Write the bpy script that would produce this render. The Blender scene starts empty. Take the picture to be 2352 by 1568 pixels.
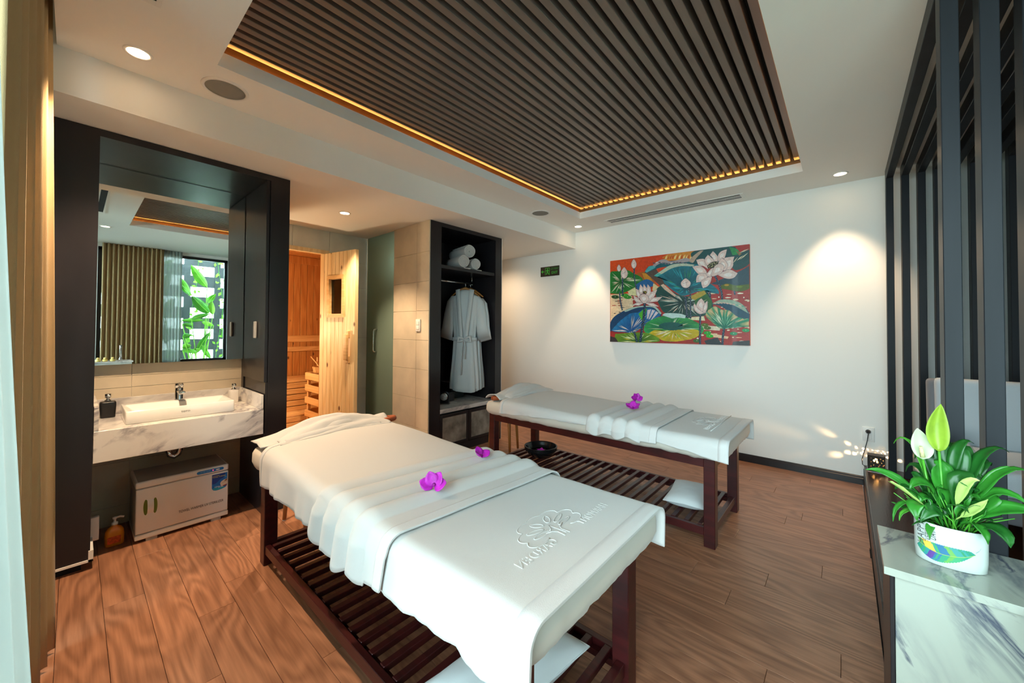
import bpy, bmesh, math, random
import numpy as np
from mathutils import Vector, Matrix, noise as mnoise
random.seed(7)
SC = bpy.context.scene
COL = SC.collection
PI = math.pi

# ------------------------------------------------------------------ camera
CAMZ = 1.276
def cam_axes(yaw, pitch, roll):
    cy, sy, cp, sp, cr, sr = math.cos(yaw), math.sin(yaw), math.cos(pitch), math.sin(pitch), math.cos(roll), math.sin(roll)
    r = Vector((cy, sy, 0)); f = Vector((-sy, cy, 0)); u = Vector((0, 0, 1))
    f2 = f*cp + u*sp; u2 = u*cp - f*sp
    return r*cr + u2*sr, u2*cr - r*sr, f2
r_, u_, f_ = cam_axes(0.717052618, 0.0174092613, 0.00569105096)
cam = bpy.data.cameras.new('camera')
cam.sensor_width = 36.0
cam.lens = 876.73/2352*36.0
cam.shift_y = -(784-739.985)/2352
cam.clip_start = 0.02
camo = bpy.data.objects.new('camera', cam)
camo.matrix_world = Matrix(((r_.x, u_.x, -f_.x, 0), (r_.y, u_.y, -f_.y, 0), (r_.z, u_.z, -f_.z, CAMZ), (0, 0, 0, 1)))
COL.objects.link(camo)
SC.camera = camo

# ------------------------------------------------------------------ world, large lights, exposure
W = bpy.data.worlds.new('world'); SC.world = W
W.use_nodes = True
bg = W.node_tree.nodes['Background']
bg.inputs[0].default_value = (0.73, 0.91, 1.0, 1)
bg.inputs[1].default_value = 7.0
SC.view_settings.view_transform = 'Standard'
SC.view_settings.look = 'None'
SC.view_settings.exposure = 0.98
SC.view_settings.gamma = 1.0
SC.view_settings.use_curve_mapping = False
SC.cycles.use_denoising = True
SC.cycles.max_bounces = 10
SC.cycles.diffuse_bounces = 5
SC.cycles.glossy_bounces = 5
SC.cycles.transmission_bounces = 8
SC.cycles.transparent_max_bounces = 12
SC.cycles.sample_clamp_indirect = 6.0
SC.cycles.caustics_reflective = False
SC.cycles.caustics_refractive = False

def area_light(name, loc, direction, sx, sy, power, color, portal=False):
    l = bpy.data.lights.new(name, 'AREA'); l.shape = 'RECTANGLE'; l.size = sx; l.size_y = sy
    l.energy = power; l.color = color
    o = bpy.data.objects.new(name, l); COL.objects.link(o)
    o.location = loc
    o.rotation_euler = Vector(direction).to_track_quat('-Z', 'Y').to_euler()
    if portal: l.cycles.is_portal = True
    return o
# daylight through the two windows: the openings guide the sampling of the sky
area_light('daylight_near_window', (-0.52, -0.34, 1.28), (0, 1, 0), 3.85, 2.44, 1, (1, 1, 1), True)
area_light('daylight_right_window', (1.60, 1.05, 1.6), (-1, 0, 0), 1.7, 1.9, 1, (1, 1, 1), True)

# ------------------------------------------------------------------ colours and materials
def lin(c):
    if isinstance(c, str):
        c = [int(c[i:i+2], 16)/255 for i in (0, 2, 4)]
    return tuple((x/12.92 if x <= 0.04045 else ((x+0.055)/1.055)**2.4) for x in c[:3])
MATS = {}
def new_mat(name):
    m = bpy.data.materials.new(name); m.use_nodes = True
    nt = m.node_tree
    return m, nt, nt.nodes, nt.links, nt.nodes['Principled BSDF']
def mat(name, color, rough=0.5, metal=0.0, var=0.0, vscale=30.0, bump=0.0, bscale=200.0, spec=0.5, emit=None, es=0.0, trans=0.0, ior=1.45, sheen=0.0, coat=0.0, stretch=None):
    if name in MATS: return MATS[name]
    m, nt, N, L, P = new_mat(name)
    c = lin(color)
    P.inputs['Base Color'].default_value = (*c, 1)
    P.inputs['Roughness'].default_value = rough
    P.inputs['Metallic'].default_value = metal
    P.inputs['Specular IOR Level'].default_value = spec
    P.inputs['Transmission Weight'].default_value = trans
    P.inputs['IOR'].default_value = ior
    if sheen: P.inputs['Sheen Weight'].default_value = sheen
    if coat: P.inputs['Coat Weight'].default_value = coat; P.inputs['Coat Roughness'].default_value = 0.1
    if emit is not None:
        P.inputs['Emission Color'].default_value = (*lin(emit), 1); P.inputs['Emission Strength'].default_value = es
    if var or bump:
        tc = N.new('ShaderNodeTexCoord'); mp = N.new('ShaderNodeMapping')
        L.new(tc.outputs['Object'], mp.inputs['Vector'])
        if stretch: mp.inputs['Scale'].default_value = stretch
    if var:
        n = N.new('ShaderNodeTexNoise'); n.inputs['Scale'].default_value = vscale; n.inputs['Detail'].default_value = 5
        L.new(mp.outputs['Vector'], n.inputs['Vector'])
        mix = N.new('ShaderNodeMix'); mix.data_type = 'RGBA'
        mix.inputs[6].default_value = (*[max(0, x*(1-var)) for x in c], 1)
        mix.inputs[7].default_value = (*[min(1, x*(1+var)) for x in c], 1)
        mr = N.new('ShaderNodeMapRange'); mr.inputs[1].default_value = 0.3; mr.inputs[2].default_value = 0.7
        L.new(n.outputs['Fac'], mr.inputs[0]); L.new(mr.outputs[0], mix.inputs[0])
        L.new(mix.outputs[2], P.inputs['Base Color'])
    if bump:
        n2 = N.new('ShaderNodeTexNoise'); n2.inputs['Scale'].default_value = bscale; n2.inputs['Detail'].default_value = 3
        L.new(mp.outputs['Vector'], n2.inputs['Vector'])
        b = N.new('ShaderNodeBump'); b.inputs['Strength'].default_value = bump; b.inputs['Distance'].default_value = 0.002
        L.new(n2.outputs['Fac'], b.inputs['Height']); L.new(b.outputs['Normal'], P.inputs['Normal'])
    MATS[name] = m
    return m

def wood(name, dark, light, scale=(1.2, 9, 9), rings=9.0, rough=0.4, knots=None, spec=0.5, perobj=True, fine=0.35, hue_var=0.15, contrast=0.20):
    """contour-grain timber; the grain runs along the axis with the small scale"""
    m, nt, N, L, P = new_mat(name)
    tc = N.new('ShaderNodeTexCoord'); mp = N.new('ShaderNodeMapping'); mp.inputs['Scale'].default_value = scale
    oi = N.new('ShaderNodeObjectInfo')
    mul = N.new('ShaderNodeVectorMath'); mul.operation = 'MULTIPLY_ADD'
    comb = N.new('ShaderNodeCombineXYZ')
    for i, k in enumerate((37.0, 91.0, 53.0)):
        mm = N.new('ShaderNodeMath'); mm.operation = 'MULTIPLY'; mm.inputs[1].default_value = k if perobj else 0.0
        L.new(oi.outputs['Random'], mm.inputs[0]); L.new(mm.outputs[0], comb.inputs[i])
    L.new(tc.outputs['Object'], mp.inputs['Vector'])
    add = N.new('ShaderNodeVectorMath'); add.operation = 'ADD'
    L.new(mp.outputs['Vector'], add.inputs[0]); L.new(comb.outputs[0], add.inputs[1])
    n = N.new('ShaderNodeTexNoise'); n.inputs['Scale'].default_value = 1.0; n.inputs['Detail'].default_value = 1.5; n.inputs['Distortion'].default_value = 0.4
    L.new(add.outputs[0], n.inputs['Vector'])
    m1 = N.new('ShaderNodeMath'); m1.operation = 'MULTIPLY'; m1.inputs[1].default_value = rings*6.28
    L.new(n.outputs['Fac'], m1.inputs[0])
    sn = N.new('ShaderNodeMath'); sn.operation = 'SINE'; L.new(m1.outputs[0], sn.inputs[0])
    n2 = N.new('ShaderNodeTexNoise'); n2.inputs['Scale'].default_value = 6.0; n2.inputs['Detail'].default_value = 6
    mp2 = N.new('ShaderNodeVectorMath'); mp2.operation = 'MULTIPLY'; mp2.inputs[1].default_value = (0.7, 3.0, 3.0) if scale[0] < scale[2] else (3.0, 3.0, 0.7)
    L.new(add.outputs[0], mp2.inputs[0]); L.new(mp2.outputs[0], n2.inputs['Vector'])
    mr = N.new('ShaderNodeMath'); mr.operation = 'MULTIPLY_ADD'; mr.inputs[1].default_value = contrast; mr.inputs[2].default_value = 0.45
    L.new(sn.outputs[0], mr.inputs[0])
    mr2 = N.new('ShaderNodeMath'); mr2.operation = 'MULTIPLY_ADD'; mr2.inputs[1].default_value = fine*2; 
    L.new(n2.outputs['Fac'], mr2.inputs[0])
    sub = N.new('ShaderNodeMath'); sub.operation = 'SUBTRACT'; sub.inputs[1].default_value = fine
    L.new(mr.outputs[0], sub.inputs[0]); L.new(sub.outputs[0], mr2.inputs[2])
    rv = N.new('ShaderNodeMath'); rv.operation = 'MULTIPLY_ADD'; rv.inputs[1].default_value = hue_var; 
    L.new(oi.outputs['Random'], rv.inputs[0]); L.new(mr2.outputs[0], rv.inputs[2])
    mix = N.new('ShaderNodeMix'); mix.data_type = 'RGBA'; mix.clamp_factor = True
    mix.inputs[6].default_value = (*lin(dark), 1); mix.inputs[7].default_value = (*lin(light), 1)
    L.new(rv.outputs[0], mix.inputs[0])
    out = mix.outputs[2]
    if knots:
        v = N.new('ShaderNodeTexVoronoi'); v.inputs['Scale'].default_value = 1.0
        mpk = N.new('ShaderNodeVectorMath'); mpk.operation = 'MULTIPLY_ADD'; mpk.inputs[1].default_value = knots[0]
        L.new(tc.outputs['Object'], mpk.inputs[0]); L.new(comb.outputs[0], mpk.inputs[2])
        L.new(mpk.outputs[0], v.inputs['Vector'])
        kr = N.new('ShaderNodeMapRange'); kr.inputs[1].default_value = knots[1]*0.45; kr.inputs[2].default_value = knots[1]; kr.inputs[3].default_value = 1; kr.inputs[4].default_value = 0
        L.new(v.outputs['Distance'], kr.inputs[0])
        mk = N.new('ShaderNodeMix'); mk.data_type = 'RGBA'; mk.inputs[7].default_value = (*lin(knots[2]), 1)
        L.new(kr.outputs[0], mk.inputs[0]); L.new(out, mk.inputs[6]); out = mk.outputs[2]
    L.new(out, P.inputs['Base Color'])
    P.inputs['Roughness'].default_value = rough
    P.inputs['Specular IOR Level'].default_value = spec
    b = N.new('ShaderNodeBump'); b.inputs['Strength'].default_value = 0.12; b.inputs['Distance'].default_value = 0.002
    L.new(n2.outputs['Fac'], b.inputs['Height']); L.new(b.outputs['Normal'], P.inputs['Normal'])
    MATS[name] = m
    return m

def marble(name, base, vein, scale=2.2, rough=0.18, amount=0.8, rot=(0.42, 0, 0), stretch=(1, 0.4, 1.6)):
    """white stone with soft grey drifts and sharper veins drawn out along one slanting direction"""
    m, nt, N, L, P = new_mat(name)
    tc = N.new('ShaderNodeTexCoord'); mp0 = N.new('ShaderNodeMapping'); mp0.inputs['Rotation'].default_value = rot
    mp = N.new('ShaderNodeMapping'); mp.inputs['Scale'].default_value = stretch
    L.new(tc.outputs['Object'], mp0.inputs['Vector']); L.new(mp0.outputs['Vector'], mp.inputs['Vector'])
    def noise(sc, det, dist, off):
        ad = N.new('ShaderNodeVectorMath'); ad.operation = 'ADD'; ad.inputs[1].default_value = (off, off*1.7, off*0.6); L.new(mp.outputs['Vector'], ad.inputs[0])
        n = N.new('ShaderNodeTexNoise'); n.inputs['Scale'].default_value = sc; n.inputs['Detail'].default_value = det; n.inputs['Roughness'].default_value = 0.58; n.inputs['Distortion'].default_value = dist
        L.new(ad.outputs[0], n.inputs['Vector']); return n.outputs['Fac']
    def ridge(f, w_):
        a = N.new('ShaderNodeMath'); a.operation = 'SUBTRACT'; a.inputs[1].default_value = 0.5; L.new(f, a.inputs[0])
        b = N.new('ShaderNodeMath'); b.operation = 'ABSOLUTE'; L.new(a.outputs[0], b.inputs[0])
        r = N.new('ShaderNodeMapRange'); r.inputs[1].default_value = 0.0; r.inputs[2].default_value = w_; r.inputs[3].default_value = 1; r.inputs[4].default_value = 0; L.new(b.outputs[0], r.inputs[0]); return r.outputs[0]
    def rng(f, a, b, lo, hi):
        r = N.new('ShaderNodeMapRange'); r.inputs[1].default_value = a; r.inputs[2].default_value = b; r.inputs[3].default_value = lo; r.inputs[4].default_value = hi; L.new(f, r.inputs[0]); return r.outputs[0]
    def mul(a, b):
        q = N.new('ShaderNodeMath'); q.operation = 'MULTIPLY'; L.new(a, q.inputs[0]); L.new(b, q.inputs[1]); return q.outputs[0]
    def mx(a, b):
        q = N.new('ShaderNodeMath'); q.operation = 'MAXIMUM'; L.new(a, q.inputs[0]); L.new(b, q.inputs[1]); return q.outputs[0]
    sharp = mul(ridge(noise(scale, 7, 0.8, 0.0), 0.045), rng(noise(scale*0.8, 3, 0, 4.0), 0.42, 0.56, 0.0, amount))
    drift = mul(mul(ridge(noise(scale*0.9, 4, 1.1, 9.0), 0.13), rng(noise(scale*5, 5, 0, 2.0), 0.35, 0.65, 0.35, 1.0)), rng(noise(scale*0.7, 2, 0, 7.0), 0.47, 0.60, 0.0, amount*0.9))
    mix = N.new('ShaderNodeMix'); mix.data_type = 'RGBA'; mix.clamp_factor = True
    mix.inputs[6].default_value = (*lin(base), 1); mix.inputs[7].default_value = (*lin(vein), 1)
    L.new(mx(sharp, drift), mix.inputs[0]); L.new(mix.outputs[2], P.inputs['Base Color'])
    P.inputs['Roughness'].default_value = rough
    MATS[name] = m
    return m

def cloth(name, color, rough=0.95, weave=900.0, bump=0.25, trans=0.0, alpha=1.0):
    m, nt, N, L, P = new_mat(name)
    c = lin(color)
    tc = N.new('ShaderNodeTexCoord')
    n = N.new('ShaderNodeTexNoise'); n.inputs['Scale'].default_value = weave; n.inputs['Detail'].default_value = 2
    L.new(tc.outputs['Object'], n.inputs['Vector'])
    b = N.new('ShaderNodeBump'); b.inputs['Strength'].default_value = bump; b.inputs['Distance'].default_value = 0.0015
    L.new(n.outputs['Fac'], b.inputs['Height']); L.new(b.outputs['Normal'], P.inputs['Normal'])
    P.inputs['Base Color'].default_value = (*c, 1); P.inputs['Roughness'].default_value = rough; P.inputs['Specular IOR Level'].default_value = 0.15
    P.inputs['Sheen Weight'].default_value = 0.15
    if trans > 0:
        tr = N.new('ShaderNodeBsdfTranslucent'); tr.inputs[0].default_value = (*c, 1)
        ms = N.new('ShaderNodeMixShader'); ms.inputs[0].default_value = trans
        L.new(P.outputs[0], ms.inputs[1]); L.new(tr.outputs[0], ms.inputs[2])
        last = ms
        if alpha < 1:
            tp = N.new('ShaderNodeBsdfTransparent'); m2 = N.new('ShaderNodeMixShader'); m2.inputs[0].default_value = alpha
            L.new(tp.outputs[0], m2.inputs[1]); L.new(ms.outputs[0], m2.inputs[2]); last = m2
        L.new(last.outputs[0], N['Material Output'].inputs['Surface'])
    MATS[name] = m
    return m

def clear_glass(name, tint=(0.93, 0.97, 0.95)):
    m, nt, N, L, P = new_mat(name)
    N.remove(P)
    tp = N.new('ShaderNodeBsdfTransparent'); tp.inputs[0].default_value = (*tint, 1)
    gl = N.new('ShaderNodeBsdfGlossy'); gl.inputs['Roughness'].default_value = 0.02
    fr = N.new('ShaderNodeFresnel'); fr.inputs[0].default_value = 1.45
    ms = N.new('ShaderNodeMixShader')
    L.new(fr.outputs[0], ms.inputs[0]); L.new(tp.outputs[0], ms.inputs[1]); L.new(gl.outputs[0], ms.inputs[2])
    L.new(ms.outputs[0], N['Material Output'].inputs['Surface'])
    MATS[name] = m
    return m

def vcol_mat(name, rough=0.5, coat=0.0, brush=0.0):
    m, nt, N, L, P = new_mat(name)
    a = N.new('ShaderNodeVertexColor'); a.layer_name = 'paint'
    tc = N.new('ShaderNodeTexCoord'); n = N.new('ShaderNodeTexNoise'); n.inputs['Scale'].default_value = 26; n.inputs['Detail'].default_value = 8; n.inputs['Distortion'].default_value = 1.5
    L.new(tc.outputs['Object'], n.inputs['Vector'])
    mr = N.new('ShaderNodeMapRange'); mr.inputs[1].default_value = 0.25; mr.inputs[2].default_value = 0.75; mr.inputs[3].default_value = 1-brush; mr.inputs[4].default_value = 1+brush
    L.new(n.outputs['Fac'], mr.inputs[0])
    mx = N.new('ShaderNodeVectorMath'); mx.operation = 'SCALE'; L.new(a.outputs['Color'], mx.inputs[0]); L.new(mr.outputs[0], mx.inputs['Scale'])
    L.new(mx.outputs[0], P.inputs['Base Color']); P.inputs['Roughness'].default_value = rough
    if coat: P.inputs['Coat Weight'].default_value = coat
    MATS[name] = m
    return m

white_paint = mat('white_paint', 'f3f1ec', 0.7, bump=0.04, bscale=120)
ceiling_paint = mat('ceiling_paint', 'f3f1ec', 0.75)
black_wood = mat('black_lacquer', '201d20', 0.28, var=0.25, vscale=8, bump=0.08, bscale=60, stretch=(1, 1, 0.15))
black_wood_y = mat('black_slat_timber', '7a6b62', 0.4, var=0.2, vscale=14, bump=0.1, bscale=70, stretch=(1, 0.08, 1))
lattice_wood = mat('lattice_timber', '26282c', 0.36, spec=0.12, var=0.18, vscale=10, bump=0.1, bscale=50, stretch=(1, 1, 0.12))
mahogany = wood('mahogany', '22090a', '471516', (1.5, 10, 10), 5, 0.32, perobj=True)
fascia_wood = wood('fascia_wood', '2c180c', '4c2c16', (8, 1.0, 8), 6, 0.45)
floor_wood = wood('floor_wood', '69422d', 'ba8464', (1.0, 5.0, 5.0), 13.0, 0.36, hue_var=0.12, fine=0.42, contrast=0.16)
platform_wood = wood('platform_wood', '20110c', '3a2016', (9, 1.2, 9), 6, 0.22)
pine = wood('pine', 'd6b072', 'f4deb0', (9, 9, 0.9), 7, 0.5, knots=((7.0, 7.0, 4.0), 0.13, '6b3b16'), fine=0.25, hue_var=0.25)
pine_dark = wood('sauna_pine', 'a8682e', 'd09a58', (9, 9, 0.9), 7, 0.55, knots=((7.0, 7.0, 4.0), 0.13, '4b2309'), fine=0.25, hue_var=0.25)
pine_bench = wood('bench_pine', 'cc9858', 'ecc88e', (0.9, 0.9, 9), 7, 0.5, knots=((4.0, 4.0, 7.0), 0.10, '6b3b16'), fine=0.25, hue_var=0.2)
oak = wood('stool_oak', '7a4a20', 'b07a3c', (10, 10, 1.0), 6, 0.45)
hanger_wood = mat('hanger_wood', 'b57a3a', 0.4, var=0.2, vscale=40)
tile_beige = mat('tile_beige', 'd2c3aa', 0.45, var=0.10, vscale=5, bump=0.05, bscale=150)
tile_grey = mat('tile_grey', 'd6d9d0', 0.5, var=0.10, vscale=5)
tile_taupe = mat('tile_taupe', '8f8a80', 0.5, var=0.12, vscale=5)
grout = mat('grout', 'd8d2c4', 0.8)
marble_m = marble('marble', 'e4e0da', '6f6875', 3.0, 0.16, 0.78, rot=(-0.38, 0.0, 0.15), stretch=(0.8, 0.5, 1.7))
marble_big = marble('ledge_marble', 'a6aa9f', '4a5060', 3.2, 0.15, 1.0, rot=(0.0, 0.50, 0.0), stretch=(1.9, 0.8, 0.5))
towel_white = cloth('towel_white', 'cccbc9', 0.97, 1000, 0.45)
sheet_white = cloth('sheet_white', 'c9c3b8', 0.9, 1200, 0.12)
pillow_white = cloth('pillow_white', 'd6dcde', 0.9, 1200, 0.1)
robe_white = cloth('robe_white', 'd6dcdd', 0.95, 900, 0.2)
curtain_brown = cloth('curtain_brown', 'b89c72', 0.95, 420, 0.45)
sheer_white = cloth('sheer_white', 'd6dcd8', 0.9, 900, 0.1, 0.5, 0.82)
fabric_grey = cloth('fabric_grey', 'b9c0c6', 0.95, 500, 0.5)
fabric_dark = cloth('fabric_dark_grey', '77767a', 0.95, 700, 0.6)
leather_tan = mat('leather_tan', 'a9532c', 0.45, bump=0.1, bscale=300)
ceramic = mat('ceramic', 'f6f3ee', 0.08, spec=0.6)
chrome = mat('chrome', 'd8d8d8', 0.08, 1.0)
steel = mat('brushed_steel', 'b5b5b2', 0.25, 1.0)
mirror_m = mat('mirror_glass', 'eef4f2', 0.0, 1.0)
plastic_white = mat('plastic_white', 'ece9e4', 0.3)
plastic_grey = mat('plastic_grey', 'b5b3ae', 0.4)
black_plastic = mat('black_plastic', '141416', 0.3)
black_matte = mat('black_matte', '0a0a0b', 0.8)
ceramic_black = mat('black_ceramic', '15181a', 0.22)
glass_clear = clear_glass('window_glass')
speaker_grey = mat('speaker_grille', '8a8882', 0.8, bump=0.5, bscale=900)
vcol = vcol_mat('painted_colours', 0.42, 0.1, 0.20)
vprint = vcol_mat('printed_colours', 0.45)
leaf_mats = [mat('leaf_green_%s' % n, c, 0.3, var=0.25, vscale=25, spec=0.5) for n, c in (('deep', '1f5a20'), ('mid', '2f7a26'), ('fresh', '4d9a30'))]
leaf_pale = mat('leaf_pale', 'a8c46a', 0.4, var=0.2, vscale=20)
magenta = mat('orchid_magenta', 'b81fb0', 0.5, var=0.25, vscale=60)
soil = mat('soil', '3a2c1c', 0.95, var=0.4, vscale=80, bump=1.0, bscale=120)

# ------------------------------------------------------------------ mesh helpers
class MB:
    def __init__(self): self.v = []; self.f = []; self.sm = []; self.c = None
    def add(self, vs, fs, smooth=False):
        b = len(self.v); self.v += [tuple(x) for x in vs]
        for f in fs: self.f.append([i+b for i in f]); self.sm.append(smooth)
        return self
    def box(self, x0, x1, y0, y1, z0, z1):
        if x0 > x1: x0, x1 = x1, x0
        if y0 > y1: y0, y1 = y1, y0
        if z0 > z1: z0, z1 = z1, z0
        vs = [(x, y, z) for z in (z0, z1) for y in (y0, y1) for x in (x0, x1)]
        fs = [(0, 2, 3, 1), (4, 5, 7, 6), (0, 1, 5, 4), (1, 3, 7, 5), (3, 2, 6, 7), (2, 0, 4, 6)]
        return self.add(vs, fs)
    def bbox(self, x0, x1, y0, y1, z0, z1, b=0.004, seg=2):
        """box with rounded edges"""
        bm = bmesh.new()
        bmesh.ops.create_cube(bm, size=1.0)
        for v in bm.verts:
            v.co = Vector(((x0+x1)/2+v.co.x*abs(x1-x0), (y0+y1)/2+v.co.y*abs(y1-y0), (z0+z1)/2+v.co.z*abs(z1-z0)))
        bmesh.ops.bevel(bm, geom=list(bm.edges), offset=b, segments=seg, profile=0.6, affect='EDGES', clamp_overlap=True)
        return self.bm(bm, seg > 1)
    def bm(self, bm, smooth=False):
        bm.verts.index_update()
        self.add([v.co[:] for v in bm.verts], [[v.index for v in f.verts] for f in bm.faces], smooth)
        bm.free(); return self
    def hexa(self, p):
        """eight corner points ordered like box()"""
        return self.add(p, [(0, 2, 3, 1), (4, 5, 7, 6), (0, 1, 5, 4), (1, 3, 7, 5), (3, 2, 6, 7), (2, 0, 4, 6)])
    def ring(self, rings, closed=True, cap=True, smooth=True):
        n = len(rings[0]); b = len(self.v)
        for r in rings: self.v += [tuple(x) for x in r]
        for i in range(len(rings)-1):
            for j in range(n if closed else n-1):
                k = (j+1) % n
                self.f.append([b+i*n+j, b+i*n+k, b+(i+1)*n+k, b+(i+1)*n+j]); self.sm.append(smooth)
        if cap:
            self.f.append([b+j for j in range(n)][::-1]); self.sm.append(False)
            self.f.append([b+(len(rings)-1)*n+j for j in range(n)]); self.sm.append(False)
        return self
    def grid(self, P, smooth=True):
        """P[i][j] points"""
        n = len(P[0]); b = len(self.v)
        for r in P: self.v += [tuple(x) for x in r]
        for i in range(len(P)-1):
            for j in range(n-1):
                self.f.append([b+i*n+j, b+i*n+j+1, b+(i+1)*n+j+1, b+(i+1)*n+j]); self.sm.append(smooth)
        return self
    def lathe(self, prof, c=(0, 0, 0), n=24, sx=1.0, sy=1.0, cap=True):
        rs = [[(c[0]+r*sx*math.cos(2*PI*k/n), c[1]+r*sy*math.sin(2*PI*k/n), c[2]+z) for k in range(n)] for r, z in prof]
        return self.ring(rs, True, cap)
    def tube(self, pts, rad, n=8, cap=True, flat=1.0, up=None):
        pts = [Vector(p) for p in pts]; rs = []
        if not hasattr(rad, '__len__'): rad = [rad]*len(pts)
        prev = None
        for i, p in enumerate(pts):
            t = (pts[min(i+1, len(pts)-1)]-pts[max(i-1, 0)])
            t = t.normalized() if t.length > 1e-9 else Vector((0, 0, 1))
            if prev is None:
                a = Vector(up) if up else (Vector((0, 0, 1)) if abs(t.z) < 0.9 else Vector((1, 0, 0)))
            else: a = prev
            s = t.cross(a)
            if s.length < 1e-6: s = t.cross(Vector((0.3, 1, 0.2)))
            s.normalize(); a = s.cross(t).normalized(); prev = a
            rs.append([p+s*rad[i]*math.cos(2*PI*k/n)+a*rad[i]*flat*math.sin(2*PI*k/n) for k in range(n)])
        return self.ring(rs, True, cap)
    def prism(self, poly, axis, a, b):
        """poly of 2-D points extruded along axis (0,1,2) from a to b"""
        def P(u, v, w): return {0: (w, u, v), 1: (u, w, v), 2: (u, v, w)}[axis]
        n = len(poly)
        vs = [P(u, v, a) for u, v in poly]+[P(u, v, b) for u, v in poly]
        fs = [list(range(n))[::-1], list(range(n, 2*n))]+[[i, (i+1) % n, n+(i+1) % n, n+i] for i in range(n)]
        return self.add(vs, fs)
    def xf(self, M):
        self.v = [tuple(M @ Vector(p)) for p in self.v]; return self

WM = {}
def wmat(o): return WM.get(o.name, Matrix.Identity(4))
def obj(name, mb, m, parent=None, local=False, kind=None, label=None, mod=None):
    me = bpy.data.meshes.new(name)
    vs = mb.v
    if parent is not None and not local:
        inv = wmat(parent).inverted()
        vs = [tuple(inv @ Vector(p)) for p in vs]
    me.from_pydata(vs, [], mb.f)
    me.polygons.foreach_set('use_smooth', mb.sm)
    if mb.c is not None:
        ca = me.color_attributes.new('paint', 'FLOAT_COLOR', 'CORNER')
        flat = []
        for p in me.polygons:
            for li in p.loop_indices: flat += [*mb.c[me.loops[li].vertex_index][:3], 1.0]
        ca.data.foreach_set('color', flat)
    bm = bmesh.new(); bm.from_mesh(me); bmesh.ops.recalc_face_normals(bm, faces=bm.faces)
    bm.to_mesh(me); bm.free()
    for mm in (m if isinstance(m, (list, tuple)) else [m]): me.materials.append(mm)
    o = bpy.data.objects.new(name, me); COL.objects.link(o)
    if parent is not None:
        o.parent = parent; WM[o.name] = wmat(parent).copy()
    if kind: o['kind'] = kind
    if label: o['label'] = label
    return o
def share(name, src, parent, loc=(0, 0, 0), rot=(0, 0, 0), label=None):
    """another object on the same mesh data, placed in its parent's space"""
    o = src.copy(); o.name = name; COL.objects.link(o); o.parent = parent; o.location = loc; o.rotation_euler = rot
    if label: o['label'] = label
    return o
def thing(name, label, cat, loc=(0, 0, 0), rz=0, group=None, kind=None):
    o = bpy.data.objects.new(name, None); COL.objects.link(o)
    o.empty_display_size = 0.1
    o.location = loc; o.rotation_euler = (0, 0, rz)
    WM[o.name] = Matrix.Translation(loc) @ Matrix.Rotation(rz, 4, 'Z')
    if label: o['label'] = label
    if cat: o['category'] = cat
    if group: o['group'] = group
    if kind: o['kind'] = kind
    return o
def single(name, mb, m, label, cat, group=None, kind=None, origin=None):
    """a thing that is one mesh"""
    if origin is None:
        a = np.array(mb.v); origin = ((a[:, 0].min()+a[:, 0].max())/2, (a[:, 1].min()+a[:, 1].max())/2, a[:, 2].min())
    M = Matrix.Translation(Vector(origin))
    inv = M.inverted(); mb.v = [tuple(inv @ Vector(p)) for p in mb.v]
    o = obj(name, mb, m); o.location = origin; WM[o.name] = M
    o['label'] = label; o['category'] = cat
    if group: o['group'] = group
    if kind: o['kind'] = kind
    return o
def struct(name, mb, m, parent=None):
    o = obj(name, mb, m, parent)
    if parent is None: o['kind'] = 'structure'
    return o
def setup_struct(name):
    o = bpy.data.objects.new(name, None); COL.objects.link(o); o['kind'] = 'structure'; WM[o.name] = Matrix.Identity(4); return o
FONT_CACHE = {}
def text_mb(s, size, M, depth=0.0004, spacing=1.0, shear=0.0, xscale=1.0):
    cu = bpy.data.curves.new('txt', 'FONT'); cu.body = s; cu.size = size; cu.extrude = depth; cu.space_character = spacing; cu.shear = shear
    cu.align_x = 'CENTER'; cu.align_y = 'CENTER'; cu.resolution_u = 3
    o = bpy.data.objects.new('txt', cu); COL.objects.link(o)
    dg = bpy.context.evaluated_depsgraph_get()
    me = bpy.data.meshes.new_from_object(o.evaluated_get(dg))
    mb = MB(); S = Matrix.Diagonal((xscale, 1, 1, 1))
    mb.add([tuple(M @ S @ v.co) for v in me.vertices], [list(p.vertices) for p in me.polygons])
    bpy.data.objects.remove(o); bpy.data.curves.remove(cu); bpy.data.meshes.remove(me)
    return mb
def frameM(o, x, y):
    """matrix with origin o and axes x, y"""
    x = Vector(x).normalized(); y = Vector(y).normalized(); z = x.cross(y)
    return Matrix(((x.x, y.x, z.x, o[0]), (x.y, y.y, z.y, o[1]), (x.z, y.z, z.z, o[2]), (0, 0, 0, 1)))
def fbm(x, y, z=0.0): return mnoise.noise(Vector((x, y, z)))
def smooth(a, b, x):
    t = max(0, min(1, (x-a)/(b-a))); return t*t*(3-2*t)

# ================================================================== THE SETTING
D, CE, SO = 4.331, 2.548, 2.337          # back wall, ceiling, soffit
BX, XR, YN = -2.671, 1.52, -0.30         # bulkhead face, right wall, near wall
VX, TX = -3.0, -3.55                     # vanity front, tiled wall behind it
R0, R1, RY0, RY1 = -2.285, -0.243, 0.435, 3.803   # ceiling recess

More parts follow.
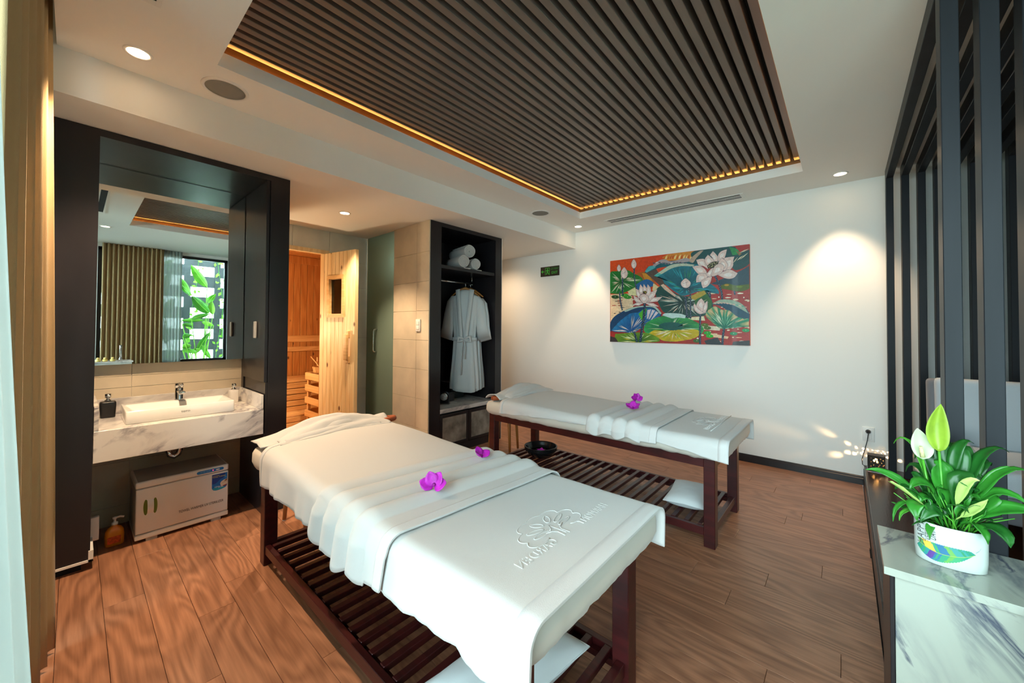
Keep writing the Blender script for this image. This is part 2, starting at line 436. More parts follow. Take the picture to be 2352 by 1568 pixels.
# --- floor of single planks running along x
floor = setup_struct('floor')
obj('subfloor', MB().box(-6.1, XR+0.1, YN-0.1, D+0.1, -0.06, -0.009), black_matte, floor)
PW, PL = 0.136, 1.22
pm = {}
def plank(x0, x1, y0, y1, nm='plank', m=floor_wood, par=None, z0=-0.012, z1=0.0, gap=0.0012, b=0.0009):
    L_, w = round(x1-x0, 3), round(y1-y0, 3)
    key = (nm, L_, w)
    cx, cy = (x0+x1)/2, (y0+y1)/2
    if key in pm:
        return share(nm, pm[key], par, (cx, cy, 0))
    mb = MB(); h = L_/2-gap/2; k = w/2-gap/2
    mb.add([(-h, -k, z0), (h, -k, z0), (h, k, z0), (-h, k, z0), (-h, -k, z1-b), (h, -k, z1-b), (h, k, z1-b), (-h, k, z1-b),
            (-h+b, -k+b, z1), (h-b, -k+b, z1), (h-b, k-b, z1), (-h+b, k-b, z1)],
           [(0, 1, 5, 4), (1, 2, 6, 5), (2, 3, 7, 6), (3, 0, 4, 7), (4, 5, 9, 8), (5, 6, 10, 9), (6, 7, 11, 10), (7, 4, 8, 11), (8, 9, 10, 11)])
    o = obj(nm, mb, m, par, local=True); o.location = (cx, cy, 0); pm[key] = o
    return o
rows = int((D-YN)/PW)+1
offs = [0.0, 0.41, 0.83, 0.2, 0.62, 1.03]
for i in range(rows):
    y0 = YN+i*PW; y1 = min(D, y0+PW)
    if y1-y0 < 0.02: continue
    xa_ = -4.28 if (1.0 < (y0+y1)/2 < 2.3 or (y0+y1)/2 > 3.29) else -3.56
    xb_ = 0.105 if (y0+y1)/2 > 1.60 else 1.5
    x = xa_-offs[i % 6]
    while x < xb_:
        a, b_ = max(x, xa_), min(x+PL, xb_)
        if b_-a > 0.05: plank(a, b_, y0, y1, par=floor)
        x += PL

# --- walls
struct('wall_back', MB().box(-4.7, XR+0.1, D, D+0.12, 0, CE+0.3), white_paint)
w = MB().box(-4.72, -4.6, 3.29, D, 0, SO)
struct('wall_left_passage', w, white_paint)
# right wall with its window opening
WY0, WY1, WZ0, WZ1 = 0.22, 1.84, 0.68, 2.50
w = MB().box(XR, XR+0.12, YN, WY0, 0, CE+0.3).box(XR, XR+0.12, WY1, D, 0, CE+0.3).box(XR, XR+0.12, WY0, WY1, 0, WZ0).box(XR, XR+0.12, WY0, WY1, WZ1, CE+0.3)
struct('wall_right', w, white_paint)
# near wall (beside the camera) with its wide window
NX0, NX1, NZ0, NZ1 = -2.45, 1.40, 0.06, 2.50
w = MB().box(-3.6, NX0, YN-0.12, YN, 0, CE+0.3).box(NX1, XR, YN-0.12, YN, 0, CE+0.3).box(NX0, NX1, YN-0.12, YN, 0, NZ0).box(NX0, NX1, YN-0.12, YN, NZ1, CE+0.3)
struct('wall_near', w, white_paint)

def window(name, axis, pos, a0, a1, z0, z1, mull):
    w = setup_struct(name)
    fw, fd = 0.045, 0.05
    def bx(u0, u1, za, zb, d0=-fd/2, d1=fd/2):
        return (u0, u1, pos+d0, pos+d1, za, zb) if axis == 'x' else (pos+d0, pos+d1, u0, u1, za, zb)
    f = MB()
    for q in ((a0, a0+fw, z0, z1), (a1-fw, a1, z0, z1), (a0, a1, z0, z0+fw), (a0, a1, z1-fw, z1)): f.box(*bx(*q))
    for mpos in mull: f.box(*bx(mpos-fw/2, mpos+fw/2, z0, z1))
    obj('window_frame', f, black_wood, w)
    e = [a0+fw]+list(mull)+[a1-fw]
    for i in range(len(e)-1):
        obj('pane', MB().box(*bx(e[i], e[i+1], z0+fw, z1-fw, -0.003, 0.003)), glass_clear, w)
    return w
window('window_1', 'y', XR+0.06, WY0, WY1, WZ0, WZ1, [])
window('window_2', 'x', YN-0.06, NX0, NX1, NZ0, NZ1, [-1.2, 0.1])

# --- ceiling with the sunk field and the curtain pocket
PK = -0.073
c = MB()
lt = 0.012
c.box(BX, XR, PK, RY0-lt, CE, CE+0.022).box(BX, XR, RY1+lt, D, CE, CE+0.022).box(BX, R0-lt, RY0-lt, RY1+lt, CE, CE+0.022).box(R1+lt, XR, RY0-lt, RY1+lt, CE, CE+0.022)
c.box(BX, XR, PK, PK+0.02, CE+0.022, CE+0.30)
c.box(-4.7, XR+0.1, YN-0.1, D+0.1, CE+0.30, CE+0.36)
struct('ceiling', c, ceiling_paint)
# lip of the sunk field: thin white upstand, trough behind it for the strip light
lp = MB(); LH = 2.621; lt = 0.012
lp.box(R0-lt, R0, RY0-lt, RY1+lt, CE, LH).box(R1, R1+lt, RY0-lt, RY1+lt, CE, LH).box(R0, R1, RY0-lt, RY0, CE, LH).box(R0, R1, RY1, RY1+lt, CE, LH)
struct('trim_1', lp, ceiling_paint)
# dropped bulkhead along the left side
bk = MB().box(-4.72, BX, YN, D, SO, SO+0.02).box(BX-0.02, BX, YN, D, SO+0.02, CE+0.022).box(-4.72, BX-0.02, D-0.02, D, SO+0.02, CE+0.02)
struct('ceiling_bulkhead', bk, ceiling_paint)
# fascia boards and slats of the sunk field
sc = thing('slatted_ceiling_panel', 'dark timber slat panel with glowing amber edges sunk into the white ceiling', 'ceiling panel', ((R0+R1)/2, (RY0+RY1)/2, 2.66))
FO = 0.055
FA, FB, FC, FD_ = R0-FO, R1+FO, RY0-FO, RY1+FO
fz0, fz1 = CE+0.024, CE+0.20
obj('fascia_board', MB().box(FA-0.02, FA, FC, (FC+FD_)/2+0.2, fz0, fz1), fascia_wood, sc)
obj('fascia_board', MB().box(FA-0.02, FA, (FC+FD_)/2+0.2015, FD_, fz0, fz1), fascia_wood, sc)
obj('fascia_board', MB().box(FB, FB+0.02, FC, FD_, fz0, fz1), fascia_wood, sc)
obj('fascia_board', MB().box(FA-0.02, FB+0.02, FC-0.02, FC, fz0, fz1), fascia_wood, sc)
obj('fascia_board', MB().box(FA-0.02, FB+0.02, FD_, FD_+0.02, fz0, fz1), mat('far_fascia_shaded', '1c1411', 0.6), sc)  # far board darker than the other fascia, its shade put into the colour
obj('backing_board', MB().box(FA-0.02, FB+0.02, FC-0.02, FD_+0.02, fz1, fz1+0.02), black_matte, sc)
NS = 35; SZ = 2.668
pitch = (FB-FA-0.03)/NS
s0 = None
for i in range(NS):
    x = FA+0.03+pitch*(i+0.5)-0.005
    if s0 is None:
        s0 = obj('slat', MB().bbox(-0.0175, 0.0175, FC+0.004, FD_-0.008, SZ, SZ+0.078, 0.002, 1), black_wood_y, None)
        s0.parent = sc; inv = wmat(sc).inverted()
        s0.location = (inv @ Vector((x, 0, 0)))
    else:
        share('slat', s0, sc, inv @ Vector((x, 0, 0)))
# strip lights lying in the trough (real LED strips, out of direct sight behind the lip)
strip = mat('led_strip', 'ffb545', 0.5, emit='ffa326', es=1.0)
for k, (loc, sx, sy) in enumerate((((R0-0.033, (RY0+RY1)/2, CE+0.034), 0.02, RY1-RY0), ((R1+0.033, (RY0+RY1)/2, CE+0.034), 0.02, RY1-RY0), (((R0+R1)/2, RY1+0.033, CE+0.034), R1-R0, 0.02), (((R0+R1)/2, RY0-0.033, CE+0.034), R1-R0, 0.02))):
    o = obj('led_strip', MB().box(loc[0]-sx/2, loc[0]+sx/2, loc[1]-sy/2, loc[1]+sy/2, CE+0.024, CE+0.030), strip, sc)
    al = area_light('cove_light', loc, (0, 0, 1), sx, sy, 9.0 if sx < sy else 6.0, (1.0, 0.55, 0.13))
    al.parent = sc; al.location = wmat(sc).inverted() @ Vector(loc)

# --- skirting
def skirting(name, x0, x1, y, par=None):
    prof = [(y, 0), (y-0.016, 0), (y-0.016, 0.05), (y-0.010, 0.056), (y-0.010, 0.066), (y-0.004, 0.072), (y, 0.072)]
    struct(name, MB().prism(prof, 0, x0, x1), black_wood)
skirting('baseboard_back', -4.6, 0.108, D)

# --- tiled walls, every tile its own piece
def tile_wall(name, axis, pos, thick, us, vs, m, offs=0.0, jitter=0.0006, group=None):
    """tiles on the plane axis=pos facing +axis (thick>0) or -axis; us/vs are the joint positions along the wall and up"""
    w = setup_struct(name)
    lo, hi = (pos-0.02*(1 if thick > 0 else -1), pos)
    u0, u1, v0, v1 = us[0], us[-1], vs[0], vs[-1]
    if axis == 'x': obj('backing', MB().box(lo, hi, u0, u1, v0, v1), grout, w)
    else: obj('backing', MB().box(u0, u1, lo, hi, v0, v1), grout, w)
    g = 0.0012
    for i in range(len(us)-1):
        for j in range(len(vs)-1):
            t = thick+random.uniform(-jitter, jitter)*(1 if thick > 0 else -1)
            a = (us[i]+g, us[i+1]-g, vs[j]+g, vs[j+1]-g)
            mb = MB()
            if axis == 'x': mb.bbox(pos, pos+t, a[0], a[1], a[2], a[3], 0.0012, 1)
            else: mb.bbox(a[0], a[1], pos, pos+t, a[2], a[3], 0.0012, 1)
            obj('tile', mb, m, w)
    return w
tile_wall('wall_left_vanity', 'x', TX-0.008, 0.008, [YN, 0.255, 0.90, 1.0], [0.0, 0.12, 0.40, 0.68, 0.88, 0.955, 1.30, 1.9, SO], tile_beige)
# wall beside the wardrobe (carries the light switch), facing the camera
tile_wall('wall_left_switch', 'y', 2.262, -0.008, [-3.66, -3.24, -3.032], [0.0, 0.29, 0.58, 0.87, 1.16, 1.45, 1.74, 2.03, SO], tile_beige)
# wall of the sauna, facing the room; the doorway is left open
SX = -4.275
SD0, SD1, SDZ = 1.12, 1.765, 2.075
tile_wall('wall_left_sauna', 'x', SX-0.008, 0.008, [1.835, 2.28], [0.0, 0.29, 0.58, 0.87, 1.16, 1.45, 1.74, 2.03, SO], tile_grey)
tile_wall('wall_left_over_sauna', 'x', SX-0.008, 0.008, [1.0, 1.46, 1.835], [SDZ+0.045, SO], tile_grey)
tile_wall('wall_left_sauna_near', 'x', SX-0.008, 0.008, [1.0, SD0-0.06], [0.0, 0.58, 1.16, 1.74, SDZ+0.045], tile_grey)
struct('wall_left_recess', MB().box(SX, TX-0.03, 0.96, 1.0, 0, SO), tile_taupe)
# shower compartment behind the frosted door
struct('wall_left_shower', MB().box(-4.9, -3.66, 3.25, 3.29, 0, SO).box(-4.9, -4.86, 2.3, 3.25, 0, SO).box(-3.68, -3.66, 2.30, 3.25, 0, SO), tile_taupe)

# --- frosted glass door with its pull handle
frost = mat('frosted_glass', '9db8a8', 0.5, trans=0.45, ior=1.45, spec=0.4)
d = setup_struct('door_1')
obj('glass_leaf', MB().bbox(SX+0.004, -3.664, 2.278, 2.288, 0.006, SO-0.0005, 0.0005, 1), frost, d)
hx, hy = -4.035, 2.278
hnd = MB().tube([(hx, hy, 1.262), (hx, hy-0.030, 1.262), (hx, hy-0.042, 1.252), (hx, hy-0.045, 1.235), (hx, hy-0.045, 1.035), (hx, hy-0.042, 1.018), (hx, hy-0.030, 1.008), (hx, hy, 1.008)], 0.0085, 10)
obj('door_handle', hnd, chrome, d)
hnd = MB().tube([(hx, hy+0.01, 1.262), (hx, hy+0.040, 1.262), (hx, hy+0.052, 1.252), (hx, hy+0.055, 1.235), (hx, hy+0.055, 1.035), (hx, hy+0.052, 1.018), (hx, hy+0.040, 1.008), (hx, hy+0.01, 1.008)], 0.0085, 10)
obj('door_handle', hnd, chrome, d)

# ================================================================== VANITY PORTAL
V0, V1, VO = 0.075, 0.863, 1.004
OPZ = 2.297
vp = thing('vanity_portal', 'black lacquered timber portal framing the mirror and washbasin at left', 'cabinet', (VX, 0.5, 0))
obj('side_panel', MB().box(TX+0.002, VX, YN+0.01, V0, 0.05, SO-0.002), black_wood, vp)
obj('side_panel', MB().box(TX+0.002, VX, V1+0.02, VO, 0.0, SO-0.002), black_wood, vp)
obj('header_panel', MB().box(TX+0.002, VX, V0, V1+0.02, OPZ, SO-0.002), black_wood, vp)
obj('reveal_panel', MB().box(TX+0.002, VX-0.004, V1, V1+0.02, 0.0, 0.548), black_wood, vp)
# cabinet doors on the right reveal, with small bar pulls
dr = obj('cabinet_door', MB().bbox(-3.49, VX-0.004, V1-0.002, V1+0.018, 0.90, OPZ-0.002, 0.002, 1), black_wood, vp)
obj('door_handle', MB().bbox(-3.205, -3.165, V1-0.018, V1-0.002, 1.20, 1.32, 0.006, 2), plastic_grey, dr)
obj('reveal_panel', MB().box(TX+0.002, -3.494, V1, V1+0.02, 0.548, OPZ-0.002), black_wood, vp)
obj('reveal_panel', MB().box(-3.49, VX-0.004, V1+0.006, V1+0.02, 0.548, 0.898), black_wood, vp)
obj('plinth_strip', MB().box(VX-0.02, VX+0.006, YN+0.01, V0+0.012, 0.042, 0.054).box(VX-0.3, VX+0.006, V0-0.006, V0+0.012, 0.042, 0.10), plastic_white, vp)
obj('plinth', MB().box(TX+0.01, VX-0.03, YN+0.01, V0-0.03, 0.0, 0.05), black_matte, vp)

# mirror in a shallow box
mz0 = 1.035
mi = thing('wall_mirror', 'large frameless mirror above the washbasin reflecting curtain and garden', 'mirror', (-3.5, 0.47, mz0))
obj('mirror_box', MB().box(TX+0.002, -3.504, V0+0.002, V1-0.003, mz0, OPZ-0.002), black_matte, mi)
obj('mirror_glass', MB().box(-3.504, -3.500, V0+0.002, V1-0.003, mz0, OPZ-0.002), mirror_m, mi)

# marble counter
CT = 0.718
ct = thing('vanity_counter', 'thick white marble washbasin counter with grey veins inside black portal', 'counter', (-3.27, 0.47, 0.55))
obj('worktop', MB().box(-3.548, VX-0.012, V0+0.002, V1-0.003, CT-0.022, CT), marble_m, ct)
obj('front_apron', MB().bbox(VX-0.012, VX+0.002, V0+0.002, V1-0.002, 0.551, CT, 0.0015, 1), marble_m, ct)
obj('underside_panel', MB().box(-3.548, VX-0.013, V0+0.003, V1-0.004, 0.552, 0.575), marble_m, ct)
UZ = 0.817
obj('upstand', MB().bbox(-3.548, -3.532, V0+0.002, V1-0.003, CT+0.001, UZ, 0.0015, 1), marble_m, ct)
obj('upstand', MB().bbox(-3.530, VX, V1-0.02, V1-0.003, CT+0.001, UZ, 0.0015, 1), marble_m, ct)
obj('upstand', MB().bbox(-3.530, VX, V0+0.002, V0+0.02, CT+0.001, UZ+0.03, 0.0015, 1), marble_m, ct)

# washbasin
bs = thing('washbasin', 'white rectangular ceramic washbasin sitting on the marble counter', 'sink', (-3.24, 0.458, CT))
bx0, bx1, by0, by1, bz = -3.42, -3.075, 0.20, 0.714, 0.792
def rrect(x0, x1, y0, y1, r, z, n=5):
    P = []
    for cx, cy, a in ((x1-r, y1-r, 0), (x0+r, y1-r, 90), (x0+r, y0+r, 180), (x1-r, y0+r, 270)):
        for k in range(n):
            t = math.radians(a+90*k/(n-1)); P.append((cx+r*math.cos(t), cy+r*math.sin(t), z))
    return P
rings = [rrect(bx0+.004, bx1-.004, by0+.004, by1-.004, .010, CT+0.001), rrect(bx0, bx1, by0, by1, .012, CT+0.006), rrect(bx0, bx1, by0, by1, .012, bz-.004), rrect(bx0+.003, bx1-.003, by0+.003, by1-.003, .011, bz),
         rrect(bx0+.105, bx1-.012, by0+.014, by1-.014, .010, bz), rrect(bx0+.112, bx1-.020, by0+.030, by1-.030, .012, bz-.012), rrect(bx0+.125, bx1-.035, by0+.075, by1-.075, .02, CT+.018), rrect(bx0+.20, bx1-.10, by0+.22, by1-.22, .02, CT+.012)]
obj('bowl', MB().ring(rings, True, True), ceramic, bs)
obj('overflow_ring', MB().lathe([(0.0, 0), (0.011, 0), (0.012, 0.002), (0.010, 0.004), (0.0, 0.004)], (-3.245, 0.457, CT+0.0135), 20), chrome, bs)
obj('lettering', text_mb('TOTO', 0.0115, frameM((bx1+0.0008, 0.462, 0.757), (0, 1, 0), (0, 0, 1)), 0.0003, 1.05, 0, 1.3), black_plastic, bs)
fx, fy = -3.355, 0.468
fc = thing('basin_mixer_tap', 'chrome single lever mixer tap standing on the white washbasin', 'tap', (fx, fy, bz))
obj('tap_body', MB().lathe([(0.024, 0), (0.025, 0.004), (0.0225, 0.01), (0.0225, 0.075), (0.0205, 0.08), (0.0, 0.08)], (fx, fy, bz), 24), chrome, fc)
obj('spout', MB().bbox(fx, fx+0.115, fy-0.017, fy+0.017, bz+0.048, bz+0.068, 0.007, 3), chrome, fc)
obj('lever', MB().lathe([(0.0, 0), (0.0225, 0), (0.0225, 0.022), (0.019, 0.027), (0.0, 0.027)], (fx, fy, bz+0.083), 24).bbox(fx-0.01, fx+0.085, fy-0.009, fy+0.009, bz+0.100, bz+0.110, 0.004, 2), chrome, fc)
tr = MB().tube([(-3.33, 0.475, 0.552), (-3.33, 0.475, 0.47), (-3.33, 0.468, 0.44), (-3.33, 0.447, 0.425), (-3.33, 0.425, 0.44), (-3.33, 0.417, 0.47), (-3.35, 0.416, 0.49), (-3.40, 0.416, 0.497), (-3.545, 0.416, 0.497)], 0.0165, 14)
tr.lathe([(0.0, 0), (0.021, 0), (0.021, 0.02), (0.0, 0.02)], (-3.33, 0.475, 0.525), 16)
single('drain_trap', tr, chrome, 'shiny chrome bottle trap pipe under the marble counter', 'pipe')

def soap_dispenser(x, y, m, label, w, d, h):
    t = thing('soap_dispenser', label, 'soap dispenser', (x, y, CT))
    rr = [rrect(x-d/2*k, x+d/2*k, y-w/2*k, y+w/2*k, 0.012*k, CT+z) for k, z in ((0.84, 0.001), (0.90, 0.004), (1.0, h*0.8), (0.98, h-0.006), (0.9, h), (0.3, h+0.001))]
    obj('bottle_body', MB().ring(rr), m, t)
    obj('pump_head', MB().lathe([(0.015, 0), (0.015, 0.010), (0.008, 0.012), (0.008, 0.022), (0.014, 0.024), (0.014, 0.046), (0.0, 0.047)], (x, y, CT+h), 16).bbox(x, x+0.038, y-0.008, y+0.008, CT+h+0.030, CT+h+0.043, 0.003, 2), chrome, t)
soap_dispenser(-3.425, 0.145, black_matte if False else mat('black_bottle', '1b1b1d', 0.35), 'matt black soap dispenser with chrome pump left of the basin', 0.072, 0.06, 0.098)
soap_dispenser(-3.45, 0.792, mat('white_bottle', 'eee9e2', 0.3), 'cream white soap dispenser with chrome pump right of the basin', 0.06, 0.05, 0.092)

# towel warmer cabinet on the floor below the counter
sx1, sy0, sy1 = -3.142, 0.252, 0.703
tw = thing('towel_warmer_cabinet', 'white metal towel warmer and sterilizer cabinet on the floor under the counter', 'towel warmer', (-3.29, 0.478, 0))
obj('cabinet_body', MB().bbox(-3.45, sx1-0.012, sy0+0.002, sy1-0.002, 0.018, 0.345, 0.008, 2), plastic_grey, tw)
lid = obj('top_cover', MB().bbox(-3.452, sx1, sy0, sy1, 0.318, 0.356, 0.010, 3), plastic_white, tw)
obj('top_sheet', MB().box(-3.44, sx1-0.012, sy0+0.012, sy1-0.012, 0.3562, 0.3568), mat('warmer_top_grey', 'a3a29e', 0.35), tw)
door = obj('front_door', MB().bbox(sx1-0.014, sx1+0.001, sy0+0.003, sy1-0.002, 0.052, 0.314, 0.007, 3), plastic_white, tw)
obj('base_skirt', MB().bbox(-3.448, sx1+0.002, sy0, sy1, 0.018, 0.047, 0.006, 2), plastic_white, tw)
for yy in (sy0+0.05, sy1-0.09):
    obj('foot', MB().box(sx1-0.04, sx1-0.004, yy, yy+0.05, 0.0, 0.0179), plastic_grey, tw); obj('foot', MB().box(-3.43, -3.40, yy, yy+0.05, 0.0, 0.0179), plastic_grey, tw)
xx = sx1+0.0016
olive = mat('olive_handle_recess', '6f7f2a', 0.5)
for yc in (0.298, 0.339):
    e = [(yc+0.0105*math.cos(2*PI*k/24), 0.203+0.046*math.sin(2*PI*k/24)) for k in range(24)]
    obj('handle_recess', MB().prism([(a, b) for a, b in e], 0, xx, xx+0.0004), olive, door)
gr = []
for k in range(9):
    t = k/8; z = 0.163+0.082*t
    gr.append([(xx+0.001+0.016*math.sin(PI*t), 0.3045, z), (xx+0.001+0.016*math.sin(PI*t), 0.3325, z)])
obj('door_handle', MB().grid(gr).grid([[(p[0]-0.002, p[1], p[2]) for p in q] for q in gr]), plastic_white, door)
blue = mat('panel_blue', '1d78bd', 0.4)
pn = [(0.545+0.012*math.cos(t)*(-1 if s else 1)+(0 if s else 0.118), 0.336+0.0095*math.sin(t)) for s, rng in ((0, range(-4, 5)), (1, range(4, -5, -1))) for t in [PI/8*k for k in rng]]
pnl = obj('control_panel', MB().prism(pn, 0, sx1+0.0006, sx1+0.0012), blue, tw)
obj('lettering', text_mb('RTD-23A', 0.012, frameM((sx1+0.0016, 0.578, 0.336), (0, 1, 0), (0, 0, 1)), 0.0002, 1.1), mat('print_pale_blue', '7fb6de', 0.5), pnl)
obj('power_switch', MB().bbox(sx1+0.001, sx1+0.004, 0.633, 0.652, 0.3315, 0.3405, 0.003, 2), plastic_white, pnl)
obj('pilot_light', MB().lathe([(0.0, 0), (0.0028, 0), (0.002, 0.002), (0, 0.0025)], (0, 0, 0), 12).xf(frameM((sx1+0.0012, 0.617, 0.336), (0, 1, 0), (0, 0, 1))), mat('red_pilot', 'ff3050', 0.3, emit='ff2040', es=4.0), pnl)
obj('lettering', text_mb('TOWEL WARMER UV STERILIZER', 0.0215, frameM((xx+0.0003, 0.562, 0.122), (0, 1, 0), (0, 0, 1)), 0.0002, 1.0, 0.0, 0.72), mat('print_black', '2a2524', 0.5), door)
# advertising sticker
def painted(name, polys, parent, label=None, m=vprint):
    """flat print: list of (points3d, colour)"""
    mb = MB(); mb.c = []
    for pts, c in polys:
        mb.add(pts, [list(range(len(pts)))]); cc = lin(c); mb.c += [cc]*len(pts)
    return obj(name, mb, m, parent, label=label)
def ST(u, v, k): return (xx+0.0004+0.00012*k, 0.612+0.082*u, 0.198+0.106*v)
pol = []
out = [(0, 1), (0, 0.18), (0.04, 0.10), (0.12, 0.03), (0.25, 0.0), (0.45, 0.0), (0.65, 0.02), (0.85, 0.07), (0.95, 0.13), (1.0, 0.22), (1.0, 1)]
pol.append(([ST(u, v, 0) for u, v in out], '0f6fc0'))
pol.append(([ST(u, v, 1) for u, v in ((0, 1), (0, 0.42), (0.2, 0.42), (0.36, 0.5), (0.5, 0.62), (0.75, 0.7), (0.85, 0.85), (0.88, 1))], '0a3f93'))
pol.append(([ST(u, v, 1) for u, v in ((0.02, 0.16), (0.12, 0.04), (0.25, 0.01), (0.45, 0.01), (0.65, 0.03), (0.85, 0.08), (0.8, 0.16), (0.5, 0.14), (0.3, 0.18))], '18a4bd'))
pol.append(([ST(u, v, 2) for u, v in ((1, 0.6), (0.8, 0.57), (0.62, 0.5), (0.54, 0.40), (0.56, 0.28), (0.6, 0.2), (1.0, 0.27))], 'e2d3bc'))
pol.append(([ST(u, v, 3) for u, v in ((0.62, 0.16), (0.7, 0.21), (0.98, 0.27), (0.95, 0.19), (0.75, 0.16))], '93341f'))
pol.append(([ST(u, v, 3) for u, v in ((0.78, 0.47), (0.9, 0.57), (1, 0.59), (1, 0.5), (0.9, 0.47))], '8a5a2c'))
pol.append(([ST(u, v, 3) for u, v in ((0.62, 0.40), (0.8, 0.42), (1, 0.46), (1, 0.44), (0.8, 0.40))], 'a98a68'))
for u, v, r in ((0.14, 0.08, 0.035), (0.47, 0.09, 0.04), (0.9, 0.72, 0.05), (0.28, 0.25, 0.06)):
    pol.append(([ST(u+r*math.cos(2*PI*k/12), v+r*0.8*math.sin(2*PI*k/12), 2) for k in range(12)], '3fa0d8'))
stk = painted('sticker', pol, door)
def stxt(s, size, u, v, c, xs=1.0, k=5):
    p = ST(u, v, k)
    obj('lettering', text_mb(s, size, frameM(p, (0, 1, 0), (0, 0, 1)), 0.0001, 1.0, 0, xs), c, door)
yel = mat('print_yellow', 'e8d430', 0.5); wht = mat('print_white', 'f4f4f4', 0.5)
stxt('ELECTRIC', 0.0085, 0.27, 0.90, yel); stxt('TOWEL WARMER', 0.0095, 0.46, 0.82, yel, 0.95)
stxt('healthy', 0.011, 0.36, 0.22, wht); stxt('STAR', 0.012, 0.58, 0.17, wht); 

# orange hand soap bottle on the floor
hx_, hy_ = -3.235, 0.176
hs = thing('hand_soap_bottle', 'orange hand soap bottle with white pump on the floor by black panel', 'soap bottle', (hx_, hy_, 0))
orange_soap = mat('orange_soap', 'e08a1c', 0.25, var=0.08, vscale=20)
obj('bottle_body', MB().ring([rrect(hx_-a, hx_+a, hy_-b, hy_+b, min(a, b)*0.9, z, 7) for a, b, z in ((0.020, 0.036, 0.0), (0.024, 0.040, 0.004), (0.025, 0.041, 0.06), (0.024, 0.038, 0.085), (0.018, 0.028, 0.103), (0.011, 0.013, 0.112), (0.010, 0.011, 0.118))]), orange_soap, hs)
obj('pump_head', MB().lathe([(0.014, 0.117), (0.014, 0.130), (0.006, 0.132), (0.006, 0.150), (0.010, 0.151), (0.010, 0.160), (0, 0.162)], (hx_, hy_, 0), 18).tube([(hx_, hy_, 0.156), (hx_+0.005, hy_+0.022, 0.159), (hx_+0.007, hy_+0.038, 0.153)], 0.005, 8), plastic_white, hs)
lb = [(hx_+0.0262, hy_-0.030+0.055*u, 0.018+0.04*v) for u, v in ((0, 0), (1, 0), (1, 1), (0, 1))]
obj('label', MB().add(lb+[(p[0]-0.0004, p[1], p[2]) for p in lb], [(0, 1, 2, 3), (7, 6, 5, 4), (0, 4, 5, 1), (1, 5, 6, 2), (2, 6, 7, 3), (3, 7, 4, 0)]), mat('soap_label', 'd9541c', 0.4, var=0.35, vscale=70), hs)
jb = single('junction_box', MB().bbox(-3.21, -3.18, 0.076, 0.112, 0.075, 0.205, 0.004, 2), plastic_white, 'small pale grey box on the black panel above the orange soap', 'junction box')

# ================================================================== SAUNA
sau = setup_struct('wall_sauna_far'); sau2 = setup_struct('wall_sauna_right'); sau3 = setup_struct('wall_sauna_near'); sau4 = setup_struct('ceiling_sauna'); sau5 = setup_struct('wall_sauna_front'); sau6 = setup_struct('floor_sauna')
SB = -5.9
def boards_v(x, y0, y1, z0, z1, n, m, par, nm='plank', axis='x', t=0.012, sgn=1):
    w = (y1-y0)/n
    for i in range(n):
        a, b = y0+i*w+0.002, y0+(i+1)*w-0.002
        mb = MB().bbox(x, x+t*sgn, a, b, z0, z1, 0.003, 1) if axis == 'x' else MB().bbox(a, b, x, x+t*sgn, z0, z1, 0.003, 1)
        cx = np.array(mb.v).mean(0)
        o = obj(nm, MB2(mb, cx), m, par, local=True); o.location = cx
def MB2(mb, c):
    n = MB(); n.add([(p[0]-c[0], p[1]-c[1], p[2]-c[2]) for p in mb.v], mb.f); n.sm = mb.sm; return n
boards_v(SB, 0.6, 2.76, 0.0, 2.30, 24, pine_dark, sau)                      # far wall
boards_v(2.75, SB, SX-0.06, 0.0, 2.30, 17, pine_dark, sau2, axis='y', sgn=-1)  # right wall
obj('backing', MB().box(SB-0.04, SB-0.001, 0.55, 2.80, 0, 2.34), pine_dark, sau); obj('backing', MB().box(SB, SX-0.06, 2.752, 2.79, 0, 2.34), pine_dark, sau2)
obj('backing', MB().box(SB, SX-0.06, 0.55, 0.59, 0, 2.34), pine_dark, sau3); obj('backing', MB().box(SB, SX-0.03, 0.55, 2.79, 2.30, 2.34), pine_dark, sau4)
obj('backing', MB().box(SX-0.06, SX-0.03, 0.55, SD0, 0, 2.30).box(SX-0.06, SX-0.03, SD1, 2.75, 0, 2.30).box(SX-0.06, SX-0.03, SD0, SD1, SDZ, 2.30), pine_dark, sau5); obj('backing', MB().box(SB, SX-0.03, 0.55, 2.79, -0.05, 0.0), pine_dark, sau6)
obj('ceiling_board', MB().bbox(SB+0.012, SB+0.03, 0.6, 2.75, 2.19, 2.298, 0.003, 1), pine_dark, sau)
for z0, z1 in ((1.075, 1.165), (0.943, 1.008)):
    obj('backrest_rail', MB().bbox(SB+0.02, SB+0.045, 0.6, 2.74, z0, z1, 0.004, 1), pine_bench, sau)
# benches
bn = thing('sauna_bench', 'two-step pine bench of horizontal boards inside the sauna', 'bench', (-5.5, 1.6, 0))
def board(x0, x1, y0, y1, z0, z1, par, nm='board', m=None):
    mb = MB().bbox(x0, x1, y0, y1, z0, z1, 0.004, 1); c = np.array(mb.v).mean(0)
    o = obj(nm, MB2(mb, c), m or pine_bench, par, local=True); o.location = wmat(par).inverted() @ Vector(c); return o
BXF = -5.30
for k in range(5): board(SB+0.05+k*0.11, SB+0.05+k*0.11+0.104, 0.62, 2.73, 0.575, 0.60, bn)
z = 0.572
for k in range(5): board(BXF-0.02, BXF, 0.62, 2.73, z-0.068, z-0.002, bn); z -= 0.0745
for k in range(3): board(BXF+0.002+k*0.085, BXF+0.002+k*0.085+0.08, 0.62, 2.73, 0.195, 0.218, bn)
z = 0.194
for k in range(3): board(BXF+0.235, BXF+0.255, 0.62, 2.73, max(0, z-0.062), z-0.002, bn); z -= 0.066
